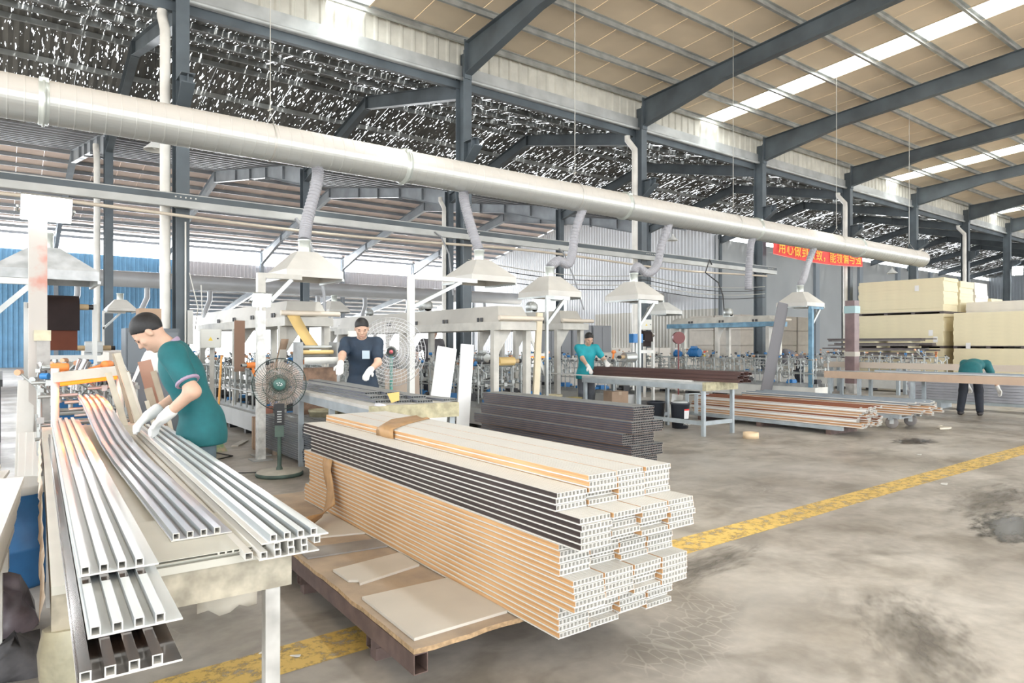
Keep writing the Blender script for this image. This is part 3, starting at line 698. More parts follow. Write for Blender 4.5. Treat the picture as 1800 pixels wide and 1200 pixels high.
kraft_band([(S(.150,1.86,zt_-.06),(0,1,0)),(S(.152,1.86,zt_-.02),(0,1,0)),(S(.16,1.87,zt_),(0,1,0)),(S(.25,1.98,zt_+.004),(0,1,0)),(S(.40,2.14,zt_+.003),(0,1,0)),(S(.66,2.30,zt_),(0,1,0)),(S(.672,2.32,zt_-.05),(0,1,0))],.22,'brown kraft band lying across the top of white stack')
# ---- pallet
rust=M('rusty_tube',(.17,.115,.10),.6,.2,.35,12)
chip=M('chipboard',(.50,.40,.30),.8,0,0,6,col2=(.38,.31,.245),detail=6,bump=.1,bscale=60)
chip_e=M('chipboard_edge',(.55,.38,.22),.9,0,.4,40,bump=.3)
pal=E('pallet','low rusty steel pallet topped with worn chipboard','pallet',(1.235,2.24,0),R(-1.8))
for xx in (.03,1.12):
    m=MB(); m.rtube(xx-.03,xx+.03,.10,.178,.004,[(0,0),(2.9,0)]); m.build('rail_tube',rust,pal)
for yy in (.42,1.36,2.3):
    m=MB(); m.rtube(-.025,.025,.0,.05,.004,[(0,0),(1.15,0)]); me=m.mesh('cross_tube',rust)
    O('cross_tube',me,pal,(0,yy,.052),rz=-math.pi/2)
for xx in (.06,1.1):
    for yy in (.42,1.36,2.3): MB().box(xx-.04,xx+.04,yy-.03,yy+.03,0,.052).build('foot',rust,pal)
m=MB(); rr=random.Random(5); V=[]; n=30
for i in range(n+1):
    t=i/n; V.append((.0+rr.uniform(-.006,.004),2.95*t))
top=[(a,b) for a,b in V]+[(1.16,2.95)]+[(1.16-.0+0,0.0)]
nf=14; near=[(1.16*(1-k/nf),rr.uniform(-.012,.012)) for k in range(1,nf)]
poly=top+near
Vb=[(a,b,.180) for a,b in poly]; Vt=[(a,b,.200) for a,b in poly]; N_=len(poly)
m.add(Vb,[tuple(range(N_))],0); m.add(Vt,[tuple(range(N_-1,-1,-1))],0)
m.add(Vb+Vt,[(i,N_+i,N_+(i+1)%N_,(i+1)%N_) for i in range(N_)],1); m.build('chipboard_top',[chip,chip_e],pal)
pale_b=M('pale_offcut',(.66,.63,.57),.45,0,.08,4); greyb=M('grey_offcut',(.33,.32,.31),.5,0,.3,6)
def offcut(pts,z0,t,mat,label):
    m=MB(); n=len(pts); a=0
    for (x,y) in pts: a+=0
    area=sum(pts[i][0]*pts[(i+1)%n][1]-pts[(i+1)%n][0]*pts[i][1] for i in range(n))
    if area<0: pts=pts[::-1]
    Vb=[(x,y,z0) for x,y in pts]; Vt=[(x,y,z0+t) for x,y in pts]
    m.add(Vb,[tuple(range(n-1,-1,-1))]); m.add(Vt,[tuple(range(n))]); m.add(Vb+Vt,[(i,(i+1)%n,n+(i+1)%n,n+i) for i in range(n)])
    return m.build('offcut_board',mat,label=label,cat='board')
offcut([(1.27,2.30),(1.72,2.30),(1.73,2.80),(1.29,2.82)],.201,.012,pale_b,'wide pale board at the near end of the pallet')
offcut([(1.33,3.06),(1.37,3.03),(1.355,2.985),(1.72,3.06),(1.73,3.30),(1.33,3.25)],.201,.012,pale_b,'narrow pale board with a notched corner on the pallet')
offcut([(1.30,3.52),(1.74,3.46),(1.75,3.63),(1.31,3.71)],.201,.008,greyb,'scuffed dark grey strip lying on the pallet')
offcut([(1.27,3.92),(1.76,3.78),(1.77,4.36),(1.30,4.36)],.201,.010,pale_b,'pale sheet under the torn kraft paper on the pallet')
# ---- charcoal stack
li=0; rng=random.Random(9); OC=(5.13,4.75); z=.06
AC=R(-.4)
MB().box(0,.45,.2,.3,0,.06).box(0,.45,2.4,2.5,0,.06).build('wood_skid',chip,None,(OC[0],OC[1],0),label='timber skid under the charcoal panel stack',cat='skid')
for bi,(n,x0,y0,k) in enumerate(((5,-.03,.03,3),(5,.02,0,3),(5,-.06,.05,3),(5,-.0,-.02,3),(6,.08,.03,2))):
    for i in range(n):
        for j in range(k):
            lay(p_c,OC,AC,x0+j*.1585,y0+rng.uniform(-.008,.008),z,'charcoal hollow panel, %s from side, %s layer up in dark stack'%(nth(j),nth(li)),'charcoal panels of dark stack tier %d'%(bi+1))
        z+=PH+.0008; li+=1
# small dark pile behind the fan
OD=(2.64,5.95); z=.05; AD=R(0)
p_k=ladder_panel(2.75,char_e,M('graphite_film',(.10,.11,.13),.25,0,.2,4),char_e,6,.14)
MB().box(0,.42,.25,.35,0,.05).box(0,.42,2.3,2.4,0,.05).build('wood_skid',chip,None,(OD[0],OD[1],0),label='timber skid under the low graphite pile behind the fan',cat='skid')
for i in range(17):
    for j in range(3):
        lay(p_k,OD,AD,j*.1475+rng.uniform(-.006,.006)+(.02 if 5<i<11 else 0),rng.uniform(-.04,.04),z,'graphite panel, %s across in layer %s of the low pile behind fan'%(nth(j),nth(i)),'graphite panels in the low pile')
    z+=PH+.0008
# ---- work table with film-covered panels
tb_top=M('cream_worktop',(.62,.61,.54),.4,0,.12,3)
tb_edge=M('grimy_cream_edge',(.58,.53,.42),.7,0,.45,14,bump=.2)
leg_m=M('scuffed_cream_leg',(.62,.61,.58),.6,0,.35,9)
TR=R(-1.9); T0=(.10,2.10)
tab=E('work_table','long cream worktable carrying film-covered fluted panels','table',(T0[0],T0[1],0),TR)
MB().box(0,.62,0,4.1,.70,.722).build('tabletop',tb_top,tab)
m=MB(); m.box(0,.05,.02,4.1,.62,.70); m.box(.55,.60,.02,4.1,.62,.70); m.box(.0,.62,.01,.05,.60,.70); m.box(0,.62,4.0,4.05,.62,.70); m.build('apron',tb_edge,tab)
for (xx,yy) in ((.03,.04),(.565,.04),(.03,2.1),(.565,2.1),(.03,3.95),(.565,3.95)):
    MB().box(xx-.022,xx+.022,yy-.022,yy+.022,0,.66).build('leg',leg_m,tab)
# torn wrapping on its edge and corner
m=MB(); rr=random.Random(2); V=[]
for i in range(30):
    t=i/29; y=.0+t*3.4
    for k in range(4): V.append((-.008-.008*rr.random()-.004*k,y,.732-.03*k-.018*rr.random()))
m.add(V,[(i*4+k,i*4+k+1,(i+1)*4+k+1,(i+1)*4+k) for i in range(29) for k in range(3)],smooth=True)
m.build('torn_wrapping',M('torn_wrapping',(.68,.58,.48),.6,0,0,12,col2=(.50,.36,.24),bump=.4),tab)
m=MB(); m.tube([(.03,.04,.60),(.028,.035,.54),(.03,.04,.47),(.03,.045,.40)],[.05,.06,.058,.04],9); m.build('leg_wrapping',M('yellowed_film',(.60,.57,.42),.35,0,.3,14,bump=.5),tab)
# thin stacked sheets on the tabletop under the middle panel
MB().box(.24,.50,.02,3.9,.722,.732).build('worktop_sheet',tb_top,None,(T0[0],T0[1],0),TR,label='pale sheet lying on the work table between the panels',cat='sheet')
m=MB(); m.rtube(-.02,.40,0,.010,.002,[(0,0),(.5,0)])
for k in range(16): m.box(.18+k*.02,.186+k*.02,-.001,.0,.002,.008)
m.build('worktop_sheet',tb_top,None,(.22+T0[0],T0[1]-.012,.733),TR,label='hollow pale board at the near end of the work table',cat='sheet')
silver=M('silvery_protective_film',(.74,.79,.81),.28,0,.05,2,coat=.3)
sideb=M('flank_painted_dark_reflection',(.30,.33,.345),.3,0)  # rib flanks painted darker than the tops, for the dark they reflect
lilac=M('lilac_protective_film',(.62,.64,.74),.25,0,.15,1.2,coat=.3)
walnut=M('glossy_walnut',(.075,.05,.038),.2,0,0,5,col2=(.025,.017,.014),stretch=(12,1,12),detail=5,coat=.6)
def rib_panel(path,mtop,mside,L_ext=0):
    m=MB(); W=.176; n=len(path)
    # base plate
    def plate(x0,x1,z0,z1,mat):
        V=[]
        for p in path:
            dx=p[2] if len(p)>2 else 0
            V+=[(x0+dx,p[0],z0+p[1]),(x1+dx,p[0],z0+p[1]),(x1+dx,p[0],z1+p[1]),(x0+dx,p[0],z1+p[1])]
        F=[]; 
        for i in range(n-1):
            a=4*i; b=a+4
            for j in range(4):
                k=(j+1)%4; F.append((a+j,a+k,b+k,b+j))
        m.add(V,F,mat); m.add(V[:4],[(3,2,1,0)],0); m.add(V[-4:],[(0,1,2,3)],0)
    plate(0,W,0,.0035,0); plate(.0005,W-.0005,.0036,.0042,1)
    for i in range(4):
        x0=.004+i*.0395; m.rtube(x0,x0+.019,.0042,.0245,.0025,path,0,1,2)
    return m.mesh('ribbed_panel',[pv_w,mtop,mside])
def tpl(me,x,y,z,a,label,group=None): return O('ribbed_panel',me,None,(x,y,z),rz=a,label=label,cat='panel',group=group)
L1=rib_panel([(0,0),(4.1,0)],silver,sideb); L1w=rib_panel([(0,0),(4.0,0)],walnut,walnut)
tpl(L1w,.108,1.46,.7235,TR,'lowest ribbed panel, walnut showing at its overhanging end')
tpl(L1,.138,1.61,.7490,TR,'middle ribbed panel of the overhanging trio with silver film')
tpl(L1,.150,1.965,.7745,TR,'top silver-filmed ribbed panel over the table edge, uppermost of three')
# dark exposed end patch of the middle panel
m=MB()
for i in range(4):
    x0=.004+i*.0395; m.box(x0+.0006,x0+.0184,.30,.365,.0246,.0250)
m.build('film_tear',walnut,None,(.138,1.61,.7490),TR,label='bare walnut band where the film ends on middle panel',cat='film gap')
# hot panel coming out of the machine
path=[(0,0),(1.6,0),(2.3,.02),(2.9,.07),(3.4,.125),(3.8,.16),(4.3,.17)]
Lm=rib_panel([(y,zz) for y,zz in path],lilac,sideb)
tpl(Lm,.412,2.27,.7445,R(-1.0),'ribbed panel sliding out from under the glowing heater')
# interlocked panels on the right edge
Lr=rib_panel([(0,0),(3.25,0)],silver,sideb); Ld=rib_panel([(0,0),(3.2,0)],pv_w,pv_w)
me=Ld; o=tpl(Ld,.590,1.985,.7245,R(-2.3),'white ribbed panel at the bottom right of the table')
o=O('ribbed_panel',rib_panel([(0,0),(3.22,0)],pv_w,pv_w),None,(.772,1.975,.7745),rot=(0,math.pi,R(-2.3)),label='upturned white ribbed panel interlocked on the right of table',cat='panel')
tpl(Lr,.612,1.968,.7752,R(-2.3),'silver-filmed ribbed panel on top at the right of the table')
# loose pale strip left of it
m=MB(); m.rtube(0,.022,0,.02,.002,[(0,0),(3.1,0)]); m.build('pale_strip',pv_w,None,(.560,2.02,.7235),R(-2.3),label='single pale square strip left of the interlocked panels',cat='strip')
# things hanging under the table
m=MB(); V=[]
for i in range(7):
    for j in range(7): V.append((i/6*.19,.02*math.sin(i*.9+j*.4),-(j/6)*.135+(.012*math.sin(i*2) if j==6 else 0)))
m.add(V,[(i*7+j,(i+1)*7+j,(i+1)*7+j+1,i*7+j+1) for i in range(6) for j in range(6)],smooth=True)
ob=m.build('hanging_cloth',M('cream_cloth',(.66,.62,.53),.8,0,.1,8),None,(.52,2.42,.58),R(-4),label='cream cloth hanging below the table edge',cat='cloth'); ob.modifiers.new('t','SOLIDIFY').thickness=.004
MB().tube([(0,0,.58),(.0,.0,.44)],.028,10).build('paper_tube',M('pale_card',(.62,.57,.47),.7),None,(.35,2.2,.0),label='short pale tube dangling under the table',cat='tube')
m=MB(); V=[]; rr=random.Random(8)
for i in range(6):
    for j in range(5): V.append((.0+i*.022,.01*rr.random(),-j*.03+.02*rr.random()))
m.add(V,[(i*5+j,(i+1)*5+j,(i+1)*5+j+1,i*5+j+1) for i in range(5) for j in range(4)],smooth=True)
ob=m.build('film_scrap',walnut,None,(.235,2.03,.66),R(-10),label='crumpled brown film scrap beside the overhanging panels',cat='scrap'); ob.modifiers.new('t','SOLIDIFY').thickness=.003
# ---- left stack of boards
bd=MB(); bd.rtube(0,.17,0,.024,.003,[(0,0),(2.6,0)]); bd=bd.mesh('white_board',pv_w)
AL=R(-4.2); rng=random.Random(4)
tr=E('trestle','low trestle under the leaning pile of white boards','trestle',(-.64,1.3,0),AL)
for yy in (.3,2.2):
    MB().box(0,.5,yy-.03,yy+.03,.42,.50).build('beam',leg_m,tr)
    for xx in (.04,.46): MB().box(xx-.02,xx+.02,yy-.02,yy+.02,0,.42).build('leg',leg_m,tr)
for i in range(10):
    for j in range(3):
        lay(bd,(-.67,1.25),AL,j*.176+.004*i,rng.uniform(-.05,.05),.502+i*.0248,'white hollow board, %s across in layer %s of the pile at picture edge'%(nth(j),nth(i)),'white boards at the picture edge','white_board','board')
# ---- blue drum and rags
dr=E('drum','blue drum behind the table corner with rags on it','drum',(.03,4.75,0))
MB().lathe([(.001,.0),(.20,.0),(.21,.02),(.21,.2),(.218,.21),(.218,.23),(.21,.24),(.21,.50),(.218,.52)],24).build('body',M('blue_drum',(.03,.14,.33),.4,0,.3,6),dr)
MB().lathe([(.218,.52),(.225,.53),(.225,.56),(.20,.565),(.001,.55)],24).build('lid',M('pale_lid',(.55,.56,.55),.5),dr)
rag=M('dark_rag',(.10,.095,.10),.8,0,.5,12)
def heap(cx,cy,r,h,mat,label,seed,name='crumpled_foil',cat='rag'):
    rr=random.Random(seed); m=MB(); V=[]; n=14; k=6
    for i in range(k):
        for j in range(n):
            t=i/(k-1); a=2*math.pi*j/n; q=(1-t*t)**.5 if t<1 else 0
            V.append((r*q*math.cos(a)*rr.uniform(.7,1.15),r*q*math.sin(a)*rr.uniform(.7,1.15),max(0,h*t*rr.uniform(.75,1.1)) if i else 0))
    m.add(V,[(i*n+j,i*n+(j+1)%n,(i+1)*n+(j+1)%n,(i+1)*n+j) for i in range(k-1) for j in range(n)],smooth=True)
    m.build(name,mat,None,(cx,cy,0),label=label,cat=cat)
heap(-.02,3.9,.17,.30,M('lilac_brown_foil',(.16,.13,.15),.3,0,.6,10),'crumpled brown foil heap beside the work table',1)
heap(.04,3.45,.14,.16,rag,'dark rag on the floor beside the work table',2,'rag')
m=MB()
for k in range(3):
    m2=MB(); m2.rtube(0,.12,0,.02,.002,[(0,0),(.9,0)]); 
    m2.build('white_offcut',pv_w,None,(-.18+.02*k,4.2+.1*k,.57+.021*k),R(-6+4*k),label='short white panel offcut on the blue drum',cat='offcut',group='offcuts on the blue drum').__setitem__('label','short white panel offcut, %s up on the blue drum'%nth(k))
# ---- stained post with boards leaning on it
stp=M('stained_post',(.47,.44,.41),.6,0,0,3.5,col2=(.50,.25,.20),detail=4,ramp=(.33,.46)); cpost=M('mottled_concrete',(.50,.49,.47),.7,0,.35,7)
po=E('stained_post','tall cream post stained red with a lower concrete sleeve','post',(.24,7.05,0))
MB().box(-.065,.065,-.065,.065,0,2.42).build('shaft',stp,po)
MB().box(-.01,.085,-.085,.07,0,1.40).build('sleeve',cpost,po)
MB().box(-.03,.09,-.09,.08,1.38,1.47).build('tape_wrap',M('masking_tape',(.62,.58,.42),.6,0,.2,10,bump=.3),po)
m=MB(); m.rtube(0,.08,0,1,.003,[(0,0),(.02,0)])
def lean_board(w,t,h,p,lean,rz,mat,label,name='leaning_board',group=None):
    m=MB(); m.box(-w/2,w/2,-t/2,t/2,0,h); m.box(-w/2+.004,w/2-.004,-t/2-.002,-t/2,0.01,h-.01)
    return O(name,m.mesh(name,mat),None,p,rot=(lean[0],lean[1],rz),label=label,cat='board',group=group)
lean_board(.12,.014,1.05,(.13,6.93,0),(R(-4),R(2),0),R(4),pv_w,'narrow white board leaning on the stained post')
for k in range(3):
    lean_board(.06,.014,.62,(.12+.05*k,6.86-.01*k,0),(R(-6),R(2),0),R(4),pv_w,'%s short cream offcut at the foot of the stained post'%nth(k),group='offcuts at the post')
# ---- standing fan
fan=E('standing_fan','green standing fan with round wire guard and dusty base','fan',(2.275,6.97,0),R(-18))
fgreen=M('dusty_green',(.10,.155,.13),.5,0,.4,8); fdust=M('dusty_top',(.50,.48,.42),.8,0,.2,8)
MB().lathe([(.001,0),(.225,0),(.235,.01),(.235,.03),(.225,.038)],32).build('base',fgreen,fan)
MB().lathe([(.225,.038),(.21,.048),(.10,.055),(.04,.06),(.001,.06)],32).build('base_top',fdust,fan)
MB().tube([(0,0,.05),(0,0,.52)],.021,12).lathe([(.036,.05),(.03,.08),(.021,.10)],14).build('pole',fgreen,fan)
m=MB(); m.box(-.045,.045,-.04,.04,.40,.64); m.build('column',fgreen,fan)
m=MB(); m.box(-.048,.048,-.048,-.04,.52,.70); m.box(-.05,.05,-.045,.045,.64,.74); m.build('control_box',black_p,fan)
for k in range(5): MB().box(-.022,.022,-.053,-.048,.55+k*.026,.562+k*.026).build('button',galv,fan)
m=MB(); m.lathe([(.001,.17),(.06,.16),(.085,.10),(.085,.02),(.05,.0)],20,(0,0,.94),'y'); m.build('motor',fgreen,fan)
def guard(r,depth,nsp,rw,cz,rings=(.36,.62,1)):
    m=MB()
    for sgn in (-1,1):
        for q in rings:
            y=sgn*depth*(1-q**2.2); P=[(r*q*math.cos(a),y,cz+r*q*math.sin(a)) for a in np.linspace(0,2*math.pi,37)]
            m.tube(P,rw*(3.0 if q==1 else 1.6),5,caps=False)
        for i in range(nsp):
            a=2*math.pi*i/nsp
            m.tube([(r*q*math.cos(a+ (1-q)*.5),sgn*depth*(1-q**2.2),cz+r*q*math.sin(a+(1-q)*.5)) for q in (.2,.5,.8,1)],rw,4,caps=False)
    return m
guard(.265,.055,56,.0016,.94).build('guard',M('dark_green_wire',(.06,.10,.09),.4,.3),fan)
bl_m=M('tea_translucent_blade',(.50,.36,.28),.3); bl_m.node_tree.nodes['Principled BSDF'].inputs['Alpha'].default_value=.35
def blades(r,cz,n,mat,parent,y0=0.0):
    for i in range(n):
        m=MB(); V=[]; a0=2*math.pi*i/n
        for k in range(6):
            q=.18+.75*k/5
            for j in range(5):
                s=j/4-.5; a=a0+s*(.95+.5*math.sin(q*2.2)); V.append((r*q*math.cos(a),y0+s*.05,cz+r*q*math.sin(a)))
        m.add(V,[(k*5+j,(k+1)*5+j,(k+1)*5+j+1,k*5+j+1) for k in range(5) for j in range(4)],smooth=True); m.build('blade',mat,parent)
blades(.25,.94,5,bl_m,fan)
hb=MB().lathe([(.001,-.064),(.05,-.062),(.062,-.055),(.062,-.045)],24,(0,0,.94),'y').build('hub_badge',M('green_badge',(.05,.13,.11),.4),fan)
m=MB()
for (a,b,w) in ((-.022,.012,.01),(0,.016,.012),(.02,.008,.012),(-.012,-.006,.014),(.012,-.012,.016),(.026,-.004,.008)): m.box(a-w/2,a+w/2,-.0665,-.064,.94+b-.004,.94+b+.004)
m.build('badge_mark',white_m,hb)
cable([(2.2,7.1,.02),(1.9,7.3,.015),(1.5,7.2,.015),(1.2,7.6,.015)],'black power cord of the standing fan on the floor',.006,black_p)
for k,(x,y,a,w,l) in enumerate(((7.2,2.6,.3,.10,.05),(1.02,2.86,.8,.012,.04),(.92,3.0,1.9,.01,.03),(3.9,3.6,1.0,.05,.02),(8.9,3.5,.2,.06,.05))):
    MB().hexa([(0,0,0),(w,0,0),(w*.9,l,0),(w*.1,l*1.1,0),(0,0,.003),(w,.0,.006),(w*.9,l,.002),(w*.1,l*1.1,.005)]).build('paper_scrap',white_m,None,(x,y,.0025),a,label='%s white scrap lying on the concrete floor'%nth(k),cat='scrap')
# ---- big drum fan behind the worker
bf=E('industrial_fan','big grey wire-guard fan on a green stand behind table','fan',(4.15,8.15,0),R(-27))
gw_m=M('pale_wire',(.72,.72,.73),.4,.2)
guard(.46,.09,44,.0018,1.25,(.2,.3,.4,.5,.6,.7,.8,.9,1)).build('guard',gw_m,bf)
bl2=M('clear_grey_blade',(.45,.44,.46),.3); bl2.node_tree.nodes['Principled BSDF'].inputs['Alpha'].default_value=.22
blades(.42,1.25,3,bl2,bf)
MB().tube([(0,.06,.1),(0,.06,1.2)],.022,10).build('stand',M('sea_green_paint',(.12,.36,.30),.4),bf)
MB().lathe([(.001,0),(.28,0),(.28,.05),(.24,.07),(.03,.1)],24).build('base',fgreen,bf)
MB().lathe([(.001,.25),(.07,.24),(.08,.1),(.06,.0)],16,(0,0,1.25),'y').build('motor',galv,bf)
MB().lathe([(.001,-.105),(.022,-.1),(.026,-.085)],16,(0,0,1.25),'y').build('hub_cap',M('red_cap',(.55,.12,.14),.4),bf)
# ------------------------------------------------------------------ PROFILE WRAPPING LINES
chrome=M('chrome_rod',(.62,.63,.64),.25,.85,.1,6); mach_g=M('machine_grey',(.40,.41,.41),.45,.2,.3,6); mach_b=M('machine_blue',(.03,.20,.50),.4,0,.2,4)
dark_m=M('dark_iron',(.07,.07,.075),.5,.4,.3,6); orange=M('orange_plastic',(.85,.26,.06),.45); yellow_p=M('yellow_plastic',(.85,.62,.05),.4); mbase=M('pale_machine_base',(.50,.51,.51),.45,0,.12,3)
tan_m=M('tan_card',(.48,.34,.24),.8,0,.12,6); copper=M('copper_roll',(.55,.30,.18),.35,.4)
post_me=MB().tube([(0,0,.42),(0,0,1.02)],.014,7).cbox((0,0,.74),(.05,.04,.05)).cbox((0,0,.98),(.045,.04,.03)).mesh('post',galv)
def arm_variant(seed):
    r=random.Random(seed); m=MB(); a=r.uniform(-1.0,1.0); L=r.uniform(.16,.30); h=r.uniform(.05,.28)
    e=(L*math.cos(a)*r.choice((-1,1)),L*.4*math.sin(a),h)
    m.tube([(0,0,-.05),(0,0,.03)],.018,7); m.tube([(0,0,0),e],.011,6); m.tube([(e[0],e[1]-.03,e[2]),(e[0],e[1]+.03,e[2])],.026,9,1)
    m.tube([(e[0]*.5,e[1]*.5,e[2]*.5),(e[0]*.5+.02,e[1]*.5,e[2]*.5+.12)],.009,6); m.cbox((e[0]*.5+.02,e[1]*.5,e[2]*.5+.13),(.035,.03,.03),2)
    return m
arm_cols=[dark_m,mach_b,galv,galv,dark_m,copper]
arms=[arm_variant(s).mesh('roller_arm',[galv,arm_cols[s%6],arm_cols[(s*5+1)%6]]) for s in range(12)]
cross_me=MB().tube([(-.36,0,0),(.36,0,0)],.011,6).cbox((-.2,0,0),(.05,.05,.05)).cbox((.18,0,0),(.06,.05,.06)).mesh('cross_bar',galv)
gear_me=MB().box(-.09,.09,-.07,.07,.36,.50).tube([(-.2,0,.44),(.2,0,.44)],.03,8).mesh('gearbox',[mach_b]); gear2=MB().box(-.09,.09,-.07,.07,.36,.52).tube([(-.22,0,.46),(.22,0,.46)],.026,8).mesh('gearbox',[dark_m])
wheel_me=MB().lathe([(.09,-.012),(.11,-.012),(.11,.012),(.09,.012),(.09,-.012)],18,axis='x').tube([(0,0,-.09),(0,0,.09)],.008,5).tube([(0,-.09,0),(0,.09,0)],.008,5).lathe([(.001,-.02),(.025,-.02),(.025,.02),(.001,.02)],10,axis='x').mesh('hand_wheel',galv)
def wrap_line(x,y0,y1,label,seed,base_m=mbase,step=.30,flip=False):
    r=random.Random(seed); L=y1-y0; o=E('wrapping_machine',label,'machine',(x,y0,0),group='profile wrapping machines')
    m=MB(); m.box(-.30,.30,0,L,.08,.34)
    m.build('base',base_m,o)
    for k in range(int(L/.9)+1): MB().box(-.26,.26,min(k*.9+.05,L-.15),min(k*.9+.15,L-.05),0,.08).build('foot',dark_m,o)
    for s in (-1,1):
        MB().box(s*.18-.02,s*.18+.02,0,L,.34,.42).build('bed_rail',mach_g,o)
        MB().tube([(s*.34,0,.99),(s*.34,L,.99)],.014,7).build('side_rail',galv,o)
        MB().tube([(s*.34,0,.66),(s*.34,L,.66)],.012,7).build('side_rail',galv,o)
    n=int(L/step)
    for i in range(n+1):
        y=min(i*step+.03,L-.02)
        for s in (-1,1): O('post',post_me,o,(s*.34,y,0))
        O('cross_bar',cross_me,o,(0,y,r.choice((.70,.76,.84))))
        if i%2==0: O('gearbox',gear_me if r.random()<.35 else gear2,o,(r.uniform(-.05,.05),y+.1,0))
        for k in range(3): O('roller_arm',r.choice(arms),o,(r.uniform(-.26,.26),y+r.uniform(0,.25),r.uniform(.80,.95)),rz=r.uniform(0,6.28))
    for k in range(3): O('hand_wheel',wheel_me,o,(-.40,r.uniform(.2,L-.2),r.uniform(.6,.8)))
    return o
wrap_line(.58,6.55,9.25,'wrapping machine behind the glowing heater lamp',1)
wrap_line(3.2,8.7,15.2,'wrapping machine beneath the gold film',2)
wrap_line(4.7,9.2,15.2,'wrapping machine behind the worker in navy shirt',3)
wrap_line(6.3,8.7,15.4,'wrapping machine behind the leaning white boards',4)
wrap_line(7.7,9.4,15.4,'wrapping machine left of the woman in bright teal',5)
wrap_line(10.0,9.3,15.6,'wrapping machine right behind the woman in bright teal',6)
wrap_line(15.3,8.15,14.2,'wrapping machine on a white base under the red banner',7,white_m)
wrap_line(20.5,7.5,13.5,'wrapping machine in front of the cream board stacks',8,white_m)
for i,(xx,yy) in enumerate(((6.5,17.0),(9.5,17.5),(13.0,17.0),(4.0,18.5),(17.5,16.5))):
    wrap_line(xx,yy,yy+5,'%s wrapping machine of the back rank behind the columns'%ORD[i],20+i,step=.45)
# ---- drying tunnels on portals
beige=M('beige_tunnel',(.47,.45,.41),.45,0,.14,2)
def tunnel(x,y0,y1,z0,z1,w,label,mat=beige,lower=None,legs=True):
    o=E('drying_tunnel',label,'machine',(x,y0,0),group='drying tunnels over the lines'); L=y1-y0
    a=w/2
    m=MB(); m.hexa([(-a,0,z0),(a,0,z0),(a,L,z0),(-a,L,z0),(-a*.75,.12,z1),(a*.75,.12,z1),(a*.75,L-.12,z1),(-a*.75,L-.12,z1)]); m.build('housing',mat,o)
    m=MB(); m.box(-a-.03,a+.03,-.1,L+.1,z0-.12,z0); m.build('under_frame',lower or cream_m,o)
    for k in range(int(L/1.0)):
        MB().box(-a-.012,-a,.4+k,.46+k,z0+.01,z0+.07).box(-a-.012,-a,.5+k,.55+k,z0+.01,z0+.07).build('latch',dark_m,o)
    if legs:
        for yy in (.1,L/2,L-.1):
            for s in (-1,1): MB().box(s*a-.045,s*a+.045,yy-.045,yy+.045,0,z0-.12).build('leg',cream_m,o)
            m=MB(); m.add([(-a+.045,yy-.01,z0-.12),(-a+.045,yy-.01,z0-.5),(-a+.3,yy-.01,z0-.12),(-a+.045,yy+.01,z0-.12),(-a+.045,yy+.01,z0-.5),(-a+.3,yy+.01,z0-.12)],[(0,1,2),(5,4,3),(0,3,4,1),(1,4,5,2),(2,5,3,0)]); m.build('gusset',cream_m,o)
    m=MB(); m.lathe([(.001,-.1),(.1,-.1),(.12,-.06),(.12,.06),(.001,.06)],14,(0,L*.45,z1+.12),'y'); m.cbox((0,L*.45,z1+.03),(.16,.2,.06)); m.build('blower',galv,o)
    m=MB(); m.tube([(-a-.1,-.15,z0+.05),(a+.1,-.15,z0+.05)],.035,10); m.build('guide_roller',tan_p,o)
tunnel(3.35,9.1,13.9,1.72,1.95,.62,'beige drying tunnel on posts above the gold film')
tunnel(6.05,7.9,13.8,1.68,1.92,.6,'long beige drying tunnel behind the widest hood')
tunnel(8.75,9.6,12.4,1.75,2.0,.6,'beige drying tunnel beyond the woman in bright teal')
blue_u=M('worn_blue_steel',(.16,.33,.47),.45,0,.4,6)
tunnel(15.5,9.4,12.6,1.92,2.08,.5,'cream canopy on blue posts in front of the stacked blocks',cream_m,blue_u)
tunnel(9.0,17.2,21.5,1.9,2.2,.6,'beige drying tunnel in the back rank by the second far column')
# square portal posts holding the hoods
def portal(x,y,z,label,w=.09,arm=.5,mat=None):
    o=E('hood_stand',label,'stand',(x,y,0)); mm=mat or white_m
    MB().box(-w/2,w/2,-w/2,w/2,0,z).build('upright',mm,o)
    MB().box(-w/2,arm,-w/2+.01,w/2-.01,z,z+.06).build('arm',mm,o)
    MB().bar((0,0,z-.4),(arm*.75,0,z),.05,.05).build('brace',galv,o)
    MB().box(-.1,.1,-.1,.1,0,.015).build('foot_plate',galv,o)
portal(2.5,8.35,2.16,'cream stand carrying the hood above gold film',mat=cream_m)
portal(4.53,8.3,2.26,'white stand with long arm carrying the widest hood',.08,1.1)
portal(7.0,8.3,2.08,'slim grey stand carrying the middle hood',.045,mat=galv)
portal(9.2,8.3,2.1,'slim grey stand carrying the hood by the gable wall',.045,mat=galv)
portal(15.1,8.3,2.18,'blue grey stand carrying the hood under the banner',mat=blue_u)
portal(2.05,20.0,2.15,'slim stand carrying the small distant hood by the blue wall',.05)
portal(7.05,18.0,2.2,'slim stand carrying the small distant hood behind the switch boxes',.05)
portal(-.15,8.3,1.95,'white stand carrying the dusty hood')
# white pole with lamp
pl=E('lamp_pole','white mottled pole carrying the small flood lamp','pole',(2.40,8.02,0))
MB().box(-.045,.045,-.045,.045,0,1.74).build('shaft',M('mottled_white',(.78,.78,.75),.5,0,.35,12),pl); MB().box(-.11,.11,-.11,.11,0,.015).build('foot_plate',galv,pl)
MB().tube([(0,0,1.74),(0,0,1.80)],.015,8).build('mount',galv,pl)
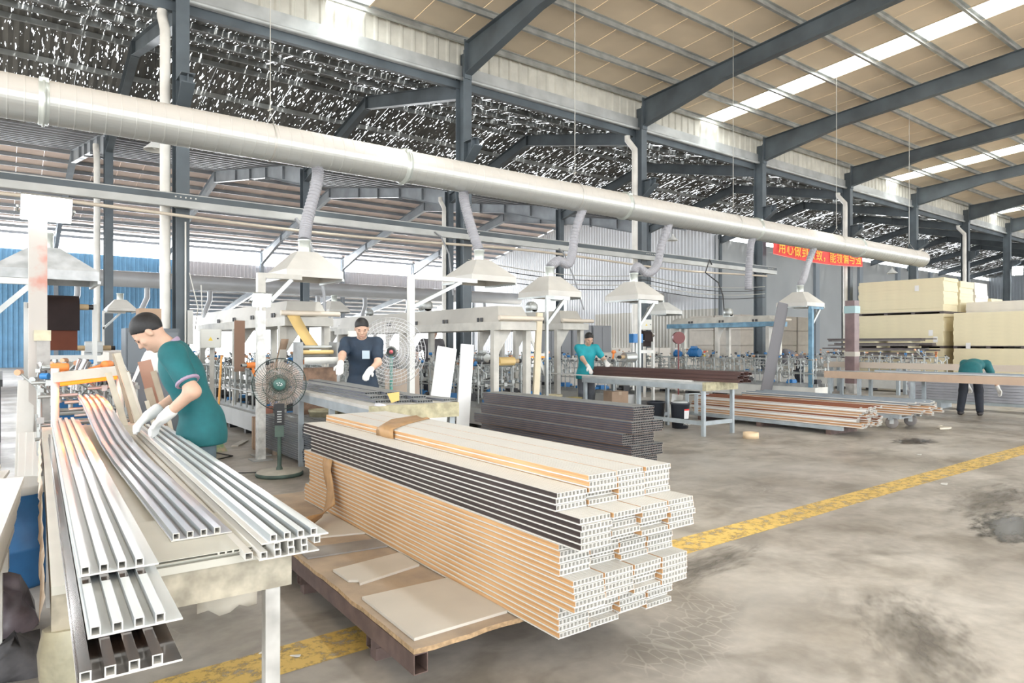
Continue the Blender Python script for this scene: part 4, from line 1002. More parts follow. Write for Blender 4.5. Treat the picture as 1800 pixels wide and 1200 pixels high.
# ---- heater at the near end of the left line
ht=E('infrared_heater','glowing infrared heater bar over the hot panel','heater',(.33,6.42,0))
MB().hexa([(-.02,-.09,1.05),(.47,-.09,1.10),(.47,.07,1.10),(-.02,.07,1.05),(-.02,-.06,1.125),(.47,-.06,1.175),(.47,.05,1.175),(-.02,.05,1.125)]).build('reflector',cream_m,ht)
glow=emit('glowing_quartz_tube',(1.0,.13,.01),3)
MB().tube([(.03,-.045,1.035),(.42,-.045,1.078)],.016,10).build('quartz_tube',glow,ht)
MB().tube([(.03,-.045,1.035),(.42,-.045,1.078)],.005,8).build('filament',emit('white_hot_filament',(1,.55,.15),6),ht)
for xx in (0,.45): 
    MB().tube([(xx,0,0),(xx,0,1.16)],.028,12).build('post',pvc,ht); MB().lathe([(.05,0),(.05,.02),(.028,.04)],12,(xx,0,0)).build('foot',galv,ht)
ld=bpy.data.lights.new('heater_glow','AREA'); ld.shape='RECTANGLE'; ld.size=.38; ld.size_y=.03; ld.energy=4; ld.color=(1,.17,.03)
lo=bpy.data.objects.new('heater_glow',ld); COL.objects.link(lo); lo.parent=ht; lo.location=(.22,-.05,1.02); lo.rotation_euler=(R(-25),0,0)
# chrome clamp handles standing above the left line
rr=random.Random(12)
for i in range(11):
    x=.22+rr.random()*.75; y=6.55+rr.random()*.9; a=rr.uniform(-.5,.6); z=1.02+rr.random()*.06
    m=MB(); m.tube([(0,0,-.1),(0,0,0)],.012,8); e=(math.sin(a)*.17,.05*rr.uniform(-1,1),math.cos(a)*.17); m.tube([(0,0,0),e],[.016,.02],12); m.cbox((0,0,-.02),(.05,.05,.04))
    m.build('toggle_clamp',chrome,None,(x,y,z),label='%s polished steel toggle clamp sticking up behind the heater'%nth(i),cat='clamp',group='toggle clamps behind the heater')
for i in range(9):
    x=.30+rr.random()*.5; m=MB(); z=.60+i*.055; m.tube([(-.22,0,0),(.1*rr.random(),0,.01)],.014,8); m.cbox((-.1,0,0),(.04,.045,.045))
    m.build('clamp_rod',galv,None,(x,6.50+.03*rr.random(),z),rr.uniform(-.3,.3),label='%s adjusting rod up at the mouth of the left machine'%nth(i),cat='rod',group='adjusting rods at the left machine')
def heat_gun(p,rz,label,rx=0):
    o=E('heat_gun',label,'heat gun',p); o.rotation_euler=(rx,0,rz)
    MB().lathe([(.001,-.02),(.03,-.02),(.036,0),(.036,.09),(.026,.11)],14,axis='x').build('body',orange,o)
    MB().lathe([(.02,.11),(.02,.17),(.016,.17)],12,axis='x').build('nozzle',galv,o)
    MB().tube([(.03,0,-.02),(.01,0,-.07),(-.02,0,-.13)],[.022,.02,.018],10).build('handle',orange,o)
    MB().box(.035,.055,-.012,.012,-.06,-.035).build('trigger',black_p,o)
heat_gun((.42,6.7,1.16),R(185),'orange heat gun lying on clamps behind the heater')
heat_gun((.72,6.9,1.17),R(60),'second orange heat gun, nozzle down behind the heater',R(70))
heat_gun((2.42,8.35,1.10),R(200),'orange heat gun beside the lamp pole')
heat_gun((3.0,8.5,1.12),R(20),'orange heat gun near the gold film press')
heat_gun((5.95,8.9,1.08),R(190),'orange heat gun in front of the white boards')
heat_gun((9.6,9.35,1.20),R(30),'orange heat gun on the line behind the teal woman')
heat_gun((20.3,7.6,1.12),R(200),'orange heat gun on the line by the cream stacks')
# ---- foil rolls
def foil_roll(x,y,z,w,r,drop,mat1,mat2,label,tilt=0):
    o=E('foil_roll',label,'foil roll',(x,y,z))
    MB().tube([(-w/2-.1,0,0),(w/2+.1,0,0)],.035,12).build('core',M('card_core',(.52,.38,.22),.6),o)
    MB().tube([(-w/2-.16,0,0),(-w/2-.1,0,0)],.03,10).tube([(w/2+.1,0,0),(w/2+.15,0,0)],.03,10).build('spindle',black_p,o)
    MB().tube([(-w/2,0,0),(w/2,0,0)],r,28).build('roll',mat1,o)
    m=MB(); m.box(-w/2,w/2,-r,-r+.004,-drop*.55,0); m.build('loose_foil',mat1,o)
    m=MB(); m.box(-w/2-.01,w/2-.02,-r+.03,-r+.034,-drop,-drop*.5); m.build('lower_foil',mat2,o)
    return o
foil_d=M('dark_brown_foil',(.028,.018,.017),.6,0,.3,3,spec=.15); foil_r=M('red_brown_foil',(.13,.04,.022),.6,0,.2,3,spec=.15)
foil_roll(.56,9.6,1.80,.34,.13,.52,foil_d,foil_r,'dark brown foil roll unwinding below the dusty hood')
def roll_stand(x,y,z,label):
    o=E('roll_stand',label,'stand',(x,y,0))
    for s in (-1,1):
        MB().box(s*.34-.025,s*.34+.025,-.03,.03,0,z).build('upright',white_m,o)
    MB().box(-.36,.36,-.025,.025,1.15,1.22).build('cross_rail',white_m,o); MB().box(-.36,.36,-.025,.025,.5,.56).build('cross_rail',white_m,o); MB().box(-.40,.40,-.3,.3,0,.04).build('foot',dark_m,o)
roll_stand(.56,9.66,1.84,'white frame holding the dark brown foil roll')
cab=E('machine_cabinet','cream cabinet with navy doors behind the left machine','cabinet',(.95,10.4,0))
MB().box(-.5,.45,0,.5,1.0,1.12).box(-.5,.45,0,.05,.85,1.0).build('top',cream_m,cab); MB().box(-.48,.0,.02,.48,.1,.85).build('body',mach_b,cab); MB().box(.02,.43,-.01,.48,.1,1.0).build('door',M('navy_panel',(.03,.05,.12),.4),cab)
MB().box(-.45,.4,.05,.45,0,.1).build('plinth',dark_m,cab)
foil_roll(.95+.02,10.55,1.30,.20,.09,.1,M('pale_film_roll',(.62,.66,.68),.3),M('pale_film_b',(.62,.66,.68),.3),'small pale film roll on the cream cabinet')
# gold film web
gold=M('gold_film',(.78,.56,.24),.3,0,.06,3)
m=MB(); V=[]
for i in range(9):
    t=i/8; y=9.02-.62*t; z=1.80-.50*t-.03*math.sin(math.pi*t); xc=3.10+.09*t
    V+=[(xc-.085,y,z),(xc+.085,y,z)]
m.add(V,[(2*i,2*i+2,2*i+3,2*i+1) for i in range(8)],smooth=True)
ob=m.build('gold_film_web',gold,label='strip of gold film running down to the press',cat='film'); ob.modifiers.new('t','SOLIDIFY').thickness=.003
m=MB(); V=[]
for i in range(7):
    t=i/6; V+=[(2.98,9.05+.3*t,1.42-.4*t),(3.08,9.05+.3*t,1.42-.4*t)]
m.add(V,[(2*i,2*i+2,2*i+3,2*i+1) for i in range(6)],smooth=True); ob=m.build('film_web',tan_m,label='narrow tan film behind the gold film',cat='film'); ob.modifiers.new('t','SOLIDIFY').thickness=.003
m=MB(); m.box(-.075,.075,-.004,.004,-.75,0); m.build('film_web',M('brown_paper_web',(.33,.20,.14),.6),None,(2.78,10.3,1.70),label='wide brown film hanging from the tunnel beside lamp pole',cat='film')
pr=E('film_press','film press with white curved guard below the gold film','press',(3.22,8.38,0))
m=MB(); V=[]
for i in range(9):
    a=math.pi*(i/8)*.5-.785; V+=[(-.22+i*.055,-.12-.05*math.cos(a*1.5),1.10),(-.22+i*.055,-.12-.05*math.cos(a*1.5),1.19)]
m.add(V,[(2*i,2*i+2,2*i+3,2*i+1) for i in range(8)],smooth=True); gd=m.build('guard',white_m,pr); gd.modifiers.new('t','SOLIDIFY').thickness=.01
for k,zz in enumerate((1.25,1.31,1.20)): MB().tube([(-.2,-.02+.06*k,zz),(.2,-.02+.06*k,zz)],.028,12).build('roller',galv if k else gold,pr)
for s in (-1,1): MB().box(s*.24-.02,s*.24+.02,-.1,.16,.45,1.38).build('side_plate',mach_g,pr)
MB().box(-.22,.22,-.1,.14,.45,1.05).build('glue_tray',M('rust_glue_tray',(.30,.19,.13),.7,0,.5,10),pr)
for s in (-1,1): MB().box(s*.2-.025,s*.2+.025,-.05,.1,0,.45).build('leg',mach_g,pr)
# electric boxes
def ebox(p,w,h,label,rz=0):
    o=E('switch_box',label,'switch box',p,rz)
    MB().box(-w/2,w/2,0,.12,-h/2,h/2).build('body',M('pale_grey_box',(.66,.66,.61),.4),o); MB().box(-w/2+.01,w/2-.01,-.008,0,-h/2+.01,h/2-.01).build('door',M('pale_grey_door',(.70,.70,.65),.4),o)
    tri=MB(); tri.add([(-.03,-.010,-.03),(.03,-.010,-.03),(0,-.010,.025)],[(0,1,2)]); tri.build('warning_triangle',yellow_p,o)
    MB().tube([(w*.36,-.02,0),(w*.36,0,0)],.012,8).build('lock',black_p,o)
    m=MB(); m.box(-.03,.03,.12,.17,-p[2],0); m.build('stand_post',cream_m,o)
ebox((2.30,9.95,1.43),.26,.26,'pale switch box with warning triangle left of the lamp pole',R(-20))
ebox((4.05,9.1,1.42),.19,.25,'pale switch box with warning triangle beside navy worker',R(-25))
ebox((13.0,11.5,1.85),.30,.26,'pale switch box under the cream canopy',R(-30))
# rolls and odd units on the lines to enrich the middle
def motor_unit(p,col,label,s=1):
    o=E('drive_unit',label,'motor',p); 
    m=MB(); m.lathe([(.001,-.16*s),(.09*s,-.16*s),(.10*s,-.12*s),(.10*s,.1*s),(.06*s,.14*s),(.001,.14*s)],16,(0,0,.1*s),'y'); m.sm=[False]*len(m.f); m.build('housing',col,o)
    for k in range(6): MB().lathe([(.10*s,-.002),(.115*s,-.002),(.115*s,.004),(.10*s,.004)],16,(0,-.1*s+k*.035*s,.1*s),'y').build('fin',col,o)
    MB().box(-.1*s,.1*s,-.14*s,.12*s,-.02*s,.01*s).build('foot',dark_m,o)
    MB().box(-.05*s,.05*s,-.06*s,.06*s,.18*s,.25*s).build('terminal_box',col,o)
bb=E('blue_control_box','flat blue control box above the line behind teal woman','control box',(10.15,9.25,0)); MB().box(-.14,.14,-.06,.06,1.38,1.56).build('body',mach_b,bb); MB().box(-.02,.02,-.02,.02,.0,1.38).build('stem',galv,bb); MB().box(-.12,.12,-.065,-.06,1.40,1.54).build('door',mach_b,bb)
motor_unit((15.3,11.8,1.0),mach_b,'blue drive motor at the white-based line',1.2)
motor_unit((15.2,12.3,1.0),mach_b,'smaller blue drive motor at the white-based line',.8)
motor_unit((6.2,8.95,1.05),galv,'grey drive motor behind the white boards',.8)
foil_roll(9.9,9.2,1.10,.30,.09,.05,galv,galv,'steel film roll right of the teal woman')
foil_roll(6.4,8.6,1.08,.30,.07,.05,gold,gold,'brassy film roll right of the white boards')
roll_stand(11.6,10.36,1.6,'white frame holding the black film roll')
foil_roll(11.6,10.3,1.55,.28,.11,.25,foil_d,foil_d,'black film roll hanging before the gable wall')
MB().lathe([(.001,-.05),(.14,-.05),(.14,.05),(.001,.05)],24,(0,0,0),'y',smooth=False).tube([(0,0,-.1),(0,0,-1.5)],.02,8).box(-.12,.12,-.12,.12,-1.5,-1.48).build('maroon_roll',M('maroon_film',(.16,.03,.03),.4),None,(12.4,10.0,1.50),R(-30),label='maroon film disc at the end of the hall line',cat='roll')
# signal tower, blue hoarding details
st=E('signal_tower','small signal light stack on the white-based line','signal light',(15.3,11.45,1.0))
for k,c in enumerate(((.9,.7,.05),(.75,.72,.68),(.8,.08,.05))): MB().lathe([(.001,.02+k*.05),(.025,.02+k*.05),(.025,.065+k*.05),(.001,.065+k*.05)],10).build('segment',M('signal_%d'%k,c,.4),st)
MB().tube([(0,0,-.02),(0,0,.02)],.012,6).build('stem',galv,st)
# glowing strip heaters on other lines
for i,(p) in enumerate(((7.6,9.3,1.12),)):
    o=E('infrared_heater','small glowing heater on the line behind leaning cream post','heater',p); MB().box(-.2,.2,-.04,.04,.02,.07).build('reflector',white_m,o); MB().tube([(-.17,-.02,.0),(.17,-.02,.0)],.012,8).build('quartz_tube',glow,o); MB().tube([(.1,0,-.3),(.1,0,.02)],.012,8).build('stem',galv,o)
# ------------------------------------------------------------------ MIDDLE GROUND
tsteel=M('blue_grey_table_steel',(.42,.47,.50),.4,.2,.2,6); grime=M('grimy_edge',(.52,.48,.32),.7,0,.4,14,bump=.2)
def steel_table(x0,y0,w,l,h,rz,label,topm,edge=None,legs=6,brace=True):
    o=E('steel_table',label,'table',(x0,y0,0),rz)
    MB().box(0,w,0,l,h-.03,h).build('tabletop',topm,o)
    m=MB(); m.box(0,.05,0,l,h-.11,h-.03); m.box(w-.05,w,0,l,h-.11,h-.03); m.build('side_rail',tsteel,o)
    MB().box(-.01,w+.01,-.015,.05,h-.12,h+.002).build('end_rail',edge or tsteel,o)
    n=legs//2
    for i in range(n):
        yy=.06+i*(l-.12)/(n-1)
        for xx in (.03,w-.03): MB().box(xx-.025,xx+.025,yy-.025,yy+.025,0,h-.11).build('leg',tsteel,o)
        if brace: MB().box(.05,w-.05,yy-.02,yy+.02,.16,.22).build('brace',tsteel,o)
    if brace: MB().box(.01,.05,.06,l-.06,.16,.22).build('stretcher',tsteel,o)
    return o
steel_table(8.15,6.08,.75,2.65,.79,R(-.6),'blue grey steel table carrying the walnut profiles',M('table_top_grey',(.50,.52,.52),.4,0,.2,4),grime)
steel_table(2.40,5.05,.78,2.35,.84,R(-5),'pale steel table where the navy worker sorts panels',M('dusty_table_top',(.56,.55,.52),.5,0,.2,4),grime,6,False)
# profiles on tables
def prof(me,x,y,z,rz,label,group,name='profile_strip',cat='profile'): return O(name,me,None,(x,y,z),rz=rz,label=label,cat=cat,group=group)
brownp=M('walnut_profile',(.10,.052,.045),.35,0,.25,4,stretch=(8,.5,8)); whitep=M('white_profile',(.72,.71,.69),.3)
mold=MB(); mold.rtube(0,.09,0,.04,.004,[(0,0),(3.1,0)]); mold.box(.02,.05,.002,3.098,.0395,.052); mold_b=mold.mesh('profile_strip',[brownp]); 
for i in range(3):
    for j in range(3):
        prof(mold_b,8.45+j*.098+.01*i,5.72+.04*((i*3+j)%2),.792+.053*i,R(-1.5),'walnut moulding, %s across, %s layer up on the blue grey table'%(nth(j),nth(i)),'walnut mouldings on the blue grey table','moulding','moulding')
strip=MB(); strip.rtube(0,.035,0,.018,.003,[(0,0),(3.3,0)]); strip_w=strip.mesh('profile_strip',[whitep]); strip_b=strip.mesh('profile_strip',[brownp])
for j in range(4): prof(strip_w if j%2==0 else strip_b,8.18+j*.05,6.35+.05*j,.792,R(-1+.6*j),'%s thin strip, %s from the front edge of blue grey table'%('white' if j%2==0 else 'brown',nth(j)),'%s strips at the table edge'%('white' if j%2==0 else 'brown'))
pk=ladder_panel(2.6,char_e,M('bluish_graphite',(.16,.17,.20),.22,.1,.2,3),char_e,6,.14)
for i in range(3):
    for j in range(2+(i<2)):
        prof(pk,2.56+j*.15+.03*i,5.32+.17*i-.1*j,.842+i*.0246,R(-4-1.5*j),'graphite panel, %s across, %s layer up on the sorting table'%(nth(j),nth(i)),'graphite panels on the sorting table','fluted_panel','panel')
O('fluted_panel',pk,None,(3.12,5.12,.842),rz=R(3),label='lone graphite panel lying along the right edge of the sorting table',cat='panel')
m=MB(); V=[(0,0,0),(.10,-.03,.01),(.09,-.05,-.06),(.02,-.04,-.08)]; m.add(V,[(0,1,2,3)]); ob=m.build('yellow_paper',M('yellow_card',(.62,.42,.14),.6),None,(2.62,5.22,.93),label='yellow paper scrap under the graphite panels',cat='paper'); ob.modifiers.new('t','SOLIDIFY').thickness=.002
m=MB(); m.tube([(0,0,0),(-.03,-.02,-.1),(-.09,-.02,-.2),(-.13,-.02,-.28)],[.05,.06,.05,.03],8); m.build('plastic_bag',M('clear_plastic_bag',(.60,.60,.64),.3,0,.3,14),None,(2.50,5.1,.85),label='limp plastic bag hanging off the sorting table',cat='bag')
# white boards leaning behind the dark stack
white_b=M('white_gloss_board',(.84,.85,.85),.3,0,.04,3)
lean_board(.28,.03,1.33,(4.72,8.0,0),(R(-5),R(10),0),R(-14),white_b,'wide white board leaning, left one of the pair')
lean_board(.19,.04,1.36,(5.14,7.95,0),(R(-5),R(5.5),0),R(-14),white_b,'narrower white board leaning, right one of the pair')
lean_board(.10,.05,1.85,(6.50,8.0,0),(R(-4),R(5),0),R(-10),M('cream_timber',(.68,.60,.44),.6,0,.1,5),'cream post leaning against the middle line','leaning_post')
lean_board(.05,.02,.75,(7.02,8.35,.85),(R(-4),R(-22),0),R(-10),white_m,'slim white strip leaning by the cream post','leaning_strip')
lean_board(.50,.03,1.0,(4.55,8.55,.0),(R(-6),0,0),R(-14),M('tan_hardboard',(.50,.41,.34),.7,0,.1,4),'tan hardboard sheet standing under the industrial fan','hardboard')
# dark panels leaning by the white-based line
for k in range(2): lean_board(.22,.03,2.35,(14.25+.27*k,9.0+.12*k,.05),(R(-4),R(13),0),R(-36),M('grey_graphite_panel_%d'%k,(.14,.135,.145),.4),'%s graphite panel leaning steeply on the white-based line'%('left' if k==0 else 'right'))
# wrapped brown post
bp_=E('wrapped_post','brown film-wrapped post standing at the end of the line','post',(18.6,9.05,0))
MB().box(-.13,.13,-.13,.13,.28,2.55).build('shaft',M('mauve_brown_film',(.24,.165,.165),.4,0,.3,3),bp_); MB().box(-.12,.12,-.12,.12,0,.34).build('concrete_foot',cpost,bp_)
MB().box(-.145,.145,-.145,.145,1.02,1.15).build('tape_band',M('clear_tape',(.48,.44,.38),.3),bp_); MB().box(-.15,.15,-.15,.15,2.2,2.4).build('tape_band',M('teal_tape',(.35,.50,.52),.4),bp_)
# leaning strips bundle beside the teal worker
rr=random.Random(21); cs=[M('strip_a',(.58,.53,.43),.5,0,.2,6),M('strip_b',(.36,.30,.22),.5,0,.2,6),M('strip_c',(.70,.67,.60),.5)]
for i in range(12):
    w=rr.choice((.03,.045,.06,.025)); h=rr.uniform(1.0,1.42)-.02*i
    lean_board(w,.014,h,(.95+.030*i,5.92+.07*(i%3),0),(R(-5+rr.uniform(-2,2)),R(-14+rr.uniform(-1.5,1.5)),0),R(-8+rr.uniform(-15,15)),cs[i%3],'%s cream strip of the bundle leaning beside the teal worker'%ORD[i],'leaning_strip',group='leaning strips beside the worker')
lean_board(.10,.012,1.25,(1.2,6.15,0),(R(-5),R(-13),0),R(-8),M('brown_strip',(.35,.19,.13),.5),'brown strip at the back of the leaning bundle','leaning_strip')
bt=E('glue_bottle','white plastic jug standing behind the leaning strips','bottle',(1.15,7.3,0))
MB().lathe([(.001,1.08),(.085,1.08),(.09,1.10),(.09,1.20),(.06,1.27),(.035,1.30),(.035,1.34)],18).build('body',white_m,bt); MB().lathe([(.001,1.40),(.04,1.40),(.042,1.34),(.035,1.33)],14).build('cap',white_m,bt)
MB().box(-.16,.16,-.14,.14,0,1.08).build('pedestal',M('dark_crate',(.16,.17,.19),.6,0,.2,4),bt)
# dark cabinet / machine bulk behind the strips
cb=E('dark_cabinet','dark grey cabinet beside the first downpipe','cabinet',(1.55,9.4,0)); MB().box(-.35,.25,0,.4,0.06,1.55).build('body',M('slate_cabinet',(.13,.15,.17),.45,0,.15,3),cb); MB().box(-.33,-.06,-.015,0,.1,1.5).box(-.04,.23,-.015,0,.1,1.5).build('doors',M('slate_door',(.15,.17,.19),.4),cb); MB().box(-.33,.23,.02,.38,0,.06).build('plinth',dark_m,cb); MB().box(-.2,.05,.05,.3,1.55,1.8).build('carton',tan_m,cb)
# cardboard carton with brown boards and broom
def carton(x,y,w,d,h,rz,label,z=0,open_=False):
    o=E('carton',label,'box',(x,y,z),rz)
    if open_:
        m=MB(); t=.008; m.box(-w/2,w/2,-d/2,-d/2+t,0,h); m.box(-w/2,w/2,d/2-t,d/2,0,h); m.box(-w/2,-w/2+t,-d/2,d/2,0,h); m.box(w/2-t,w/2,-d/2,d/2,0,h); m.box(-w/2,w/2,-d/2,d/2,0,t); m.build('body',tan_m,o)
        MB().box(-.035,.035,-d/2-.002,-d/2,h-.09,h-.055).build('hand_hole',dark_m,o)
    else:
        MB().box(-w/2,w/2,-d/2,d/2,0,h).build('body',tan_m,o); MB().box(-.03,.03,-d/2-.002,d/2+.002,h-.06,h+.002).build('tape',M('box_tape',(.55,.42,.30),.3),o)
carton(2.72,8.95,.28,.24,.40,R(-12),'tall open carton holding brown boards near the fan',open_=True)
for k in range(4): lean_board(.05,.012,.52,(2.64+.05*k,8.95,.02),(R(-4),R(3),0),R(-12),M('red_brown_board_%d'%k,(.38,.17,.12),.5),'%s red brown board standing in the open carton'%nth(k),'board_offcut',group='boards in the open carton')
br=E('broom','broom with orange handle leaning by the lamp pole','broom',(2.15,9.0,0)); MB().tube([(0,0,.1),(.12,.25,1.2)],.014,8).build('handle',M('orange_handle',(.72,.36,.10),.5),br); MB().hexa([(-.14,-.05,0),(.12,-.05,0),(.12,.05,0),(-.14,.05,0),(-.05,-.03,.14),(.05,-.03,.14),(.05,.03,.14),(-.05,.03,.14)]).build('bristles',M('pink_green_bristle',(.52,.42,.30),.9,0,0,20,col2=(.20,.38,.20)),br)
def drum_(x,y,r,h,mat,label,z=0):
    o=E('paper_drum',label,'drum',(x,y,z)); MB().lathe([(.001,0),(r,0),(r,h-.03),(r+.008,h-.03),(r+.008,h),(r-.01,h),(r-.01,h-.02),(.001,h-.02)],20).build('body',mat,o); MB().lathe([(r+.002,.03),(r+.006,.035),(r+.002,.04)],20).build('hoop',galv,o)
yd=M('stained_drum',(.50,.45,.30),.6,0,.35,10)
drum_(3.15,8.0,.17,.55,yd,'stained yellow drum under the sorting table, left one'); drum_(3.6,8.25,.17,.55,yd,'stained yellow drum under the sorting table, right one'); drum_(3.95,7.55,.12,.34,M('dark_tub',(.08,.09,.11),.5),'dark tub below the sorting table'); drum_(2.05,10.1,.13,.34,M('card_drum',(.48,.38,.26),.7),'cardboard drum beside the broom')
drum_(7.43,8.65,.16,.5,yd,'stained yellow drum behind the dark stack, beside cream post')
drum_(7.0,9.1,.15,.36,white_m,'white pail behind the dark stack')
drum_(8.0,8.75,.15,.42,M('brass_tin',(.45,.38,.16),.35,.5,.2,6),'brass coloured tin beside the teal woman')
# floor clutter behind
MB().hexa([(0,0,0),(.09,0,0),(.09,.5,0),(0,.5,0),(.01,.0,.02),(.1,0,.02),(.1,.5,.02),(.01,.5,.02)]).build('grey_plank',cream_m,None,(2.4,9.3,.0),R(-30),label='short grey plank on the floor by the carton',cat='plank')
cable([(1.7,8.6,.012),(2.0,8.3,.012),(2.2,8.45,.012),(2.1,8.8,.012)],'black cable looped on the floor before the carton',.008,black_p)
# bins and cartons under the blue grey table
carton(8.55,8.0,.34,.30,.30,R(-20),'lower cardboard carton under the blue grey table'); carton(8.9,8.6,.34,.30,.50,R(-15),'taller cardboard carton behind the lower one')
def bucket(x,y,label,z=0,lab=True):
    o=E('black_bucket',label,'bucket',(x,y,z)); MB().lathe([(.001,0),(.125,0),(.15,.38),(.158,.385),(.158,.41),(.14,.41),(.13,.05),(.001,.05)],20).build('body',M('black_bucket_plastic',(.03,.035,.045),.45),o)
    if lab:
        a0=-2.0; m=MB(); V=[]
        for i in range(6):
            a=a0+i*.16; V+=[(.1415*math.cos(a),.1415*math.sin(a),.16),(.1475*math.cos(a),.1475*math.sin(a),.29)]
        m.add(V,[(2*i,2*i+2,2*i+3,2*i+1) for i in range(5)]); m.build('label',M('white_label',(.75,.75,.74),.5),o)
        m=MB(); V=[]
        for i in range(6):
            a=a0+i*.16; V+=[(.1485*math.cos(a),.1485*math.sin(a),.29),(.150*math.cos(a),.150*math.sin(a),.315)]
        m.add(V,[(2*i,2*i+2,2*i+3,2*i+1) for i in range(5)]); m.build('label_stripe',M('red_stripe',(.75,.05,.04),.5),o)
    if lab: O('lettering',text_mesh('HGU',.07,white_m),o,(-.075-.01,-.1385,.06),rot=(math.pi/2-.06,0,R(-8)))
    MB().lathe([(.001,.37),(.1,.44),(.12,.42),(.13,.39)],14).build('rag',white_m,o) if lab else None
bucket(8.72,7.0,'black bucket with white and red label under the table'); bucket(8.62,7.42,'plain black bucket beside the labelled one',lab=False)
cd=E('conduit','thin white conduit with a pale box on the first column','conduit',(2.56,R1-.235,0)); MB().tube([(0,0,0),(0,0,3.5)],.014,8).build('pipe',pvc,cd); MB().box(.03,.12,-.02,.02,1.35,1.95).build('box',white_m,cd)
# ---- long profile bundles on the floor
oakp=M('oak_profile',(.56,.33,.18),.4,0,.2,5,stretch=(10,.6,10)); redp=M('mahogany_profile',(.28,.10,.05),.4,0,.2,5,stretch=(10,.6,10)); greyp=M('blue_grey_profile',(.30,.34,.38),.35,0,.2,5)
def moulding(film,L=3.05):
    m=MB(); m.rtube(0,.07,0,.03,.004,[(0,0),(L,0)],0,1,1); m.box(.008,.03,.002,L-.002,.0295,.036,1); m.box(-.008,.0,.002,L-.002,.004,.016,0); return m.mesh('moulding',[pv_w,film])
mo,mr,mw,mg=moulding(oakp),moulding(redp),moulding(whitep),moulding(greyp)
sk=E('bundle_skid','blue grey steel skid under the white-ended profile bundle','skid',(9.85,4.85,0),R(-2))
for yy in (.3,1.5,2.7): MB().box(0,.75,yy-.04,yy+.04,0,.07).build('cross_beam',rust,sk)
for xx in (.04,.7): MB().box(xx-.03,xx+.03,.1,3.1,.07,.13).build('runner',tsteel,sk)
rng=random.Random(31)
for i in range(8):
    for j in range(8-(i//3)):
        me,c=[(mo,'oak'),(mo,'oak'),(mw,'white'),(mr,'mahogany')][(i+ (j if i%3==2 else 0))%4]
        prof(me,9.88+j*.088+rng.uniform(-.008,.008)+.02*i,4.72+rng.uniform(-.07,.07),.132+i*.0375,R(-2+rng.uniform(-.3,.3)),'%s moulding, %s across, %s layer up in the floor bundle'%(c,nth(j),nth(i)),'%s mouldings in the floor bundle'%c,'moulding','moulding')
for k,yy in enumerate((7.55,7.75)):
    MB().box(-.012,-.004,-.04,.04,0,.33).box(-.012,.3,-.04,.04,.33,.338).build('strap',M('pale_blue_strap',(.55,.62,.68),.4),None,(9.86,yy,.12),R(-2),label='pale blue strap round the far end of the floor bundle, %s of two'%('first' if k==0 else 'second'),cat='strap')
m=MB(); V=[]
for i in range(8):
    t=i/7; V+=[(0-.14*t*t,-.25,.42-.38*t),(0-.14*t*t,.12,.42-.40*t+.02*math.sin(t*7))]
m.add(V,[(2*i,2*i+2,2*i+3,2*i+1) for i in range(7)],smooth=True); ob=m.build('foam_sheet',white_m,None,(9.78,7.95,.02),R(-20),label='white foam sheet drooping over the end of the bundle',cat='sheet'); ob.modifiers.new('t','SOLIDIFY').thickness=.004
tp=MB().lathe([(.075,0),(.11,0),(.11,.085),(.075,.085),(.075,0)],24).build('tape_roll',M('tan_tape',(.72,.55,.36),.5),None,(8.58,5.62,0),label='roll of tan tape lying on the floor by the table leg',cat='tape')
# castor trolley with oak boards
trl=E('trolley','low castor trolley loaded with oak and grey boards','trolley',(11.3,4.75,0),R(-2))
for xx in (.03,.72): MB().box(xx-.03,xx+.03,0,3.6,.17,.23).build('runner',tsteel,trl)
for yy in (.15,1.8,3.4): MB().box(0,.75,yy-.03,yy+.03,.14,.17).build('cross_beam',tsteel,trl)
wm=MB().lathe([(.001,-.02),(.085,-.02),(.095,-.012),(.095,.012),(.085,.02),(.001,.02)],20,axis='x').mesh('castor_wheel',M('grey_tyre',(.22,.20,.19),.6)); fk=MB().box(-.03,-.022,-.03,.03,-.02,.1).box(.022,.03,-.03,.03,-.02,.1).box(-.03,.03,-.035,.035,.08,.1).mesh('castor_fork',galv)
for xx in (.06,.69):
    for yy in (.15,3.3): w_=O('castor',fk,trl,(xx,yy,.095),rz=.4); O('castor_wheel',wm,w_,(0,0,0))
rng=random.Random(33)
for i in range(6):
    for j in range(5):
        me,c=((mo,'oak') if i<4 else (mg,'grey'))
        prof(me,11.33+j*.135+rng.uniform(-.02,.02),4.45+rng.uniform(-.12,.3),.232+i*.0375,R(-2+rng.uniform(-.5,.5)),'%s moulding, %s across, %s layer up on the castor trolley'%(c,nth(j),nth(i)),'%s mouldings on the castor trolley'%c,'moulding','moulding')
m=MB(); m.tube([(0,0,.02),(.1,-.1,.03),(.3,-.05,.02),(.2,.1,.02),(.4,.12,.02)],.02,6); m.build('strap',M('beige_strap',(.62,.57,.48),.6),None,(11.75,4.35,0),label='beige webbing strap dropped beside the castor trolley',cat='strap')
# loose profiles on the floor by the dark stack
for k in range(5): prof((mo,mr,mw,mr,mo)[k],5.75+.075*k,4.98+.09*k,.0+.0002,R(-7+2*k),'%s loose moulding, %s, on the floor beside the dark stack'%(nth(k),('oak','mahogany','white','mahogany','oak')[k]),'loose mouldings beside the dark stack','moulding','moulding')
